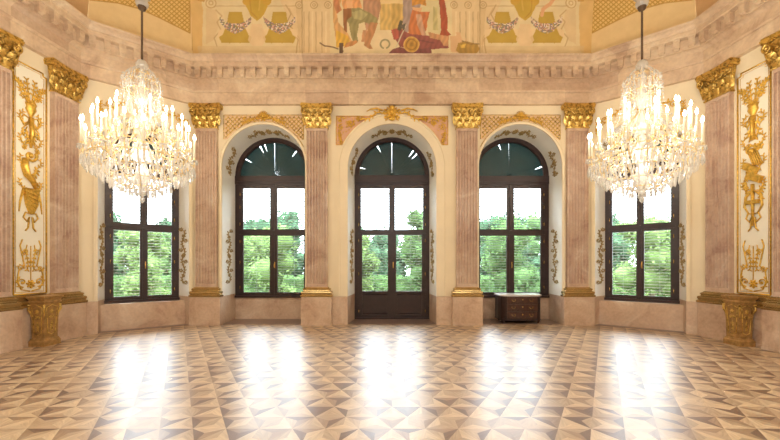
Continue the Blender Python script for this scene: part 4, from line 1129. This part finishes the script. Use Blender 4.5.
# ------------------------------------------------------------------ outside
m = MB(); n = 24
m.add([(-60, 11.4, -1.2), (60, 11.4, -1.2), (60, 90, -1.2), (-60, 90, -1.2)], [(0, 1, 2, 3)]); g = m.build('ground', M['grass'], kind='structure')
def tree(x, y, h, r, mm, seed, label, group, low=.15, nl=2600, ls=.16):
    rd = random.Random(seed); root = empty('tree', (x, y, -1.2)); tag(root, label, 'tree', group)
    t = MB(); t.tube([(0, 0, 0), (.1, 0, h*.25), (-.05, .1, h*.5), (.05, 0, h*.8)], [r*.09, r*.07, r*.05, r*.02], 7)
    for k in range(6):
        a = k*1.1; t.tube([(0, 0, h*(.25+.08*k)), (r*.4*math.cos(a), r*.4*math.sin(a), h*(.42+.08*k))], [r*.03, r*.012], 5)
    t.build('trunk', M['bark'], root)
    f = MB(); blobs = []
    for k in range(14):
        a = rd.uniform(0, 2*PI); q = rd.random()**.6; z = h*rd.uniform(low+.08, .92); w = math.sin(PI*min(1, max(.12, (z/h-low)/(1-low)*.86+.1)))**.7
        blobs.append((r*.72*q*w*math.cos(a), r*.72*q*w*math.sin(a), z, r*rd.uniform(.28, .46)))
    blobs.append((0, 0, h*.6, r*.5)); blobs.append((0, 0, h*.35, r*.5))
    for bx, by, bz, br in blobs: f.ell((bx, by, bz), (br*.8, br*.8, br*.8), 0, 0, 9, 6)
    for k in range(nl):
        bx, by, bz, br = blobs[rd.randrange(len(blobs))]
        a = rd.uniform(0, 2*PI); c = rd.uniform(-1, 1); s = math.sqrt(1-c*c); q = br*rd.uniform(.8, 1.12)
        p = Vector((bx+q*s*math.cos(a), by+q*s*math.sin(a), bz+q*c))
        u = Vector((rd.gauss(0, 1), rd.gauss(0, 1), rd.gauss(0, .6))).normalized()*ls*rd.uniform(.6, 1.2); v = u.cross(Vector((rd.gauss(0, 1), rd.gauss(0, 1), rd.gauss(0, 1)))).normalized()*ls*.45
        f.add([p-u, p+v, p+u, p-v], [(0, 1, 2, 3)])
    f.build('foliage', mm, root)
tree(-14.2, 21, 5.1, 1.7, M['leaf_a'], 1, 'pale green young tree seen through the left canted window', 'trees in the park', .05)
tree(-7.6, 23, 6.0, 2.1, M['leaf_a'], 2, 'leafy green tree seen through the window left of the door', 'trees in the park', .05)
tree(-1.9, 22, 4.6, 1.5, M['leaf_a'], 3, 'low leafy tree seen through the left leaf of the glass door', 'trees in the park', .05)
tree(1.9, 24, 6.3, 1.9, M['leaf_b'], 4, 'taller dark green tree seen through the right leaf of the glass door', 'trees in the park', .05)
tree(7.2, 23, 5.4, 2.2, M['leaf_b'], 5, 'bushy green tree seen through the window right of the door', 'trees in the park', .05)
tree(15.4, 22, 5.9, 2.2, M['leaf_a'], 6, 'leafy green tree seen through the right canted window', 'trees in the park', .05)
k = 0
rdt = random.Random(9)
for x in range(-36, 40, 4):
    if x in (-32, 32): continue
    h = {-24: 7.0, -20: 7.8, -16: 6.4, -12: 7.4, -8: 8.0, -4: 5.6, 0: 4.6, 4: 7.6, 8: 6.2, 12: 6.6, 16: 7.0, 20: 6.2, 24: 6.6, 28: 7.6}.get(x, 7)
    tree(x+rdt.uniform(-.3, .3), (36 if (x//4) % 2 else 43.5)+rdt.uniform(-.4, .4), h+.6+(.8 if (x//4) % 2 == 0 else 0), 3.1, M[('leaf_b', 'leaf_c', 'leaf_c')[k % 3]], 20+k, 'tree in the dense row at the far side of the park behind the windows', 'far row of park trees', .0, 1500, .3); k += 1

for x, h in ((-31, 9.5), (-22.5, 9), (-14.2, 10), (-1.2, 7), (5.8, 8.4), (14, 9.4), (22.5, 9), (31, 9.5)):
    tree(x, 51.5, h, 3.7, M['leaf_c'], 60+k, 'tree in the dense row at the far side of the park behind the windows', 'far row of park trees', .0, 1500, .34); k += 1
rh = random.Random(12); hd = empty('hedge', (0, 29, -1.2)); tag(hd, 'long low clipped hedge crossing the park behind the nearer trees', 'hedge')
f = MB(); f.box(-34, 34, -.5, .5, 0, 1.75)
for k in range(9000):
    p = Vector((rh.uniform(-34, 34), rh.choice((-.55, -.5, -.45)) if k % 3 else rh.uniform(-.5, .5), rh.uniform(0, 1.8) if k % 3 else rh.uniform(1.7, 1.95)))
    u = Vector((rh.gauss(0, 1), rh.gauss(0, .6), rh.gauss(0, 1))).normalized()*.15; v = u.cross(Vector((rh.gauss(0, 1), rh.gauss(0, 1), rh.gauss(0, 1)))).normalized()*.08
    f.add([p-u, p+v, p+u, p-v], [(0, 1, 2, 3)])
f.build('foliage', M['leaf_b'], hd)
# ------------------------------------------------------------------ world and camera
w = bpy.data.worlds.new('sky'); bpy.context.scene.world = w; w.use_nodes = True; nt = w.node_tree; nt.nodes.clear()
out = nt.nodes.new('ShaderNodeOutputWorld'); bg = nt.nodes.new('ShaderNodeBackground')
bg.inputs[0].default_value = (.84, .92, 1, 1); bg.inputs[1].default_value = 12
tc = nt.nodes.new('ShaderNodeTexCoord'); sp = nt.nodes.new('ShaderNodeSeparateXYZ'); mr = nt.nodes.new('ShaderNodeMapRange')
nt.links.new(tc.outputs['Generated'], sp.inputs[0]); nt.links.new(sp.outputs[2], mr.inputs[0])
mr.inputs[1].default_value = .28; mr.inputs[2].default_value = .62; mr.inputs[3].default_value = 9.5; mr.inputs[4].default_value = 46     # overcast sky, brightest overhead
nt.links.new(mr.outputs[0], bg.inputs[1])
nt.links.new(bg.outputs[0], out.inputs[0])
cd = bpy.data.cameras.new('camera'); cam = bpy.data.objects.new('camera', cd); C.objects.link(cam)
cam.location = (0, 0, EYE); cam.rotation_euler = (PI/2, 0, 0)
cd.sensor_width = 36; cd.sensor_fit = 'HORIZONTAL'; cd.lens = F/780*36; cd.shift_y = (HOR-220)/780; cd.shift_x = -(CX-390)/780; cd.clip_end = 300
sc = bpy.context.scene; sc.camera = cam
sc.view_settings.view_transform = 'Standard'; sc.view_settings.look = 'None'; sc.view_settings.exposure = 0; sc.view_settings.gamma = 1
sc.cycles.max_bounces = 8; sc.cycles.diffuse_bounces = 4; sc.cycles.transparent_max_bounces = 24; sc.cycles.use_denoising = True
sc.cycles.sample_clamp_indirect = 6
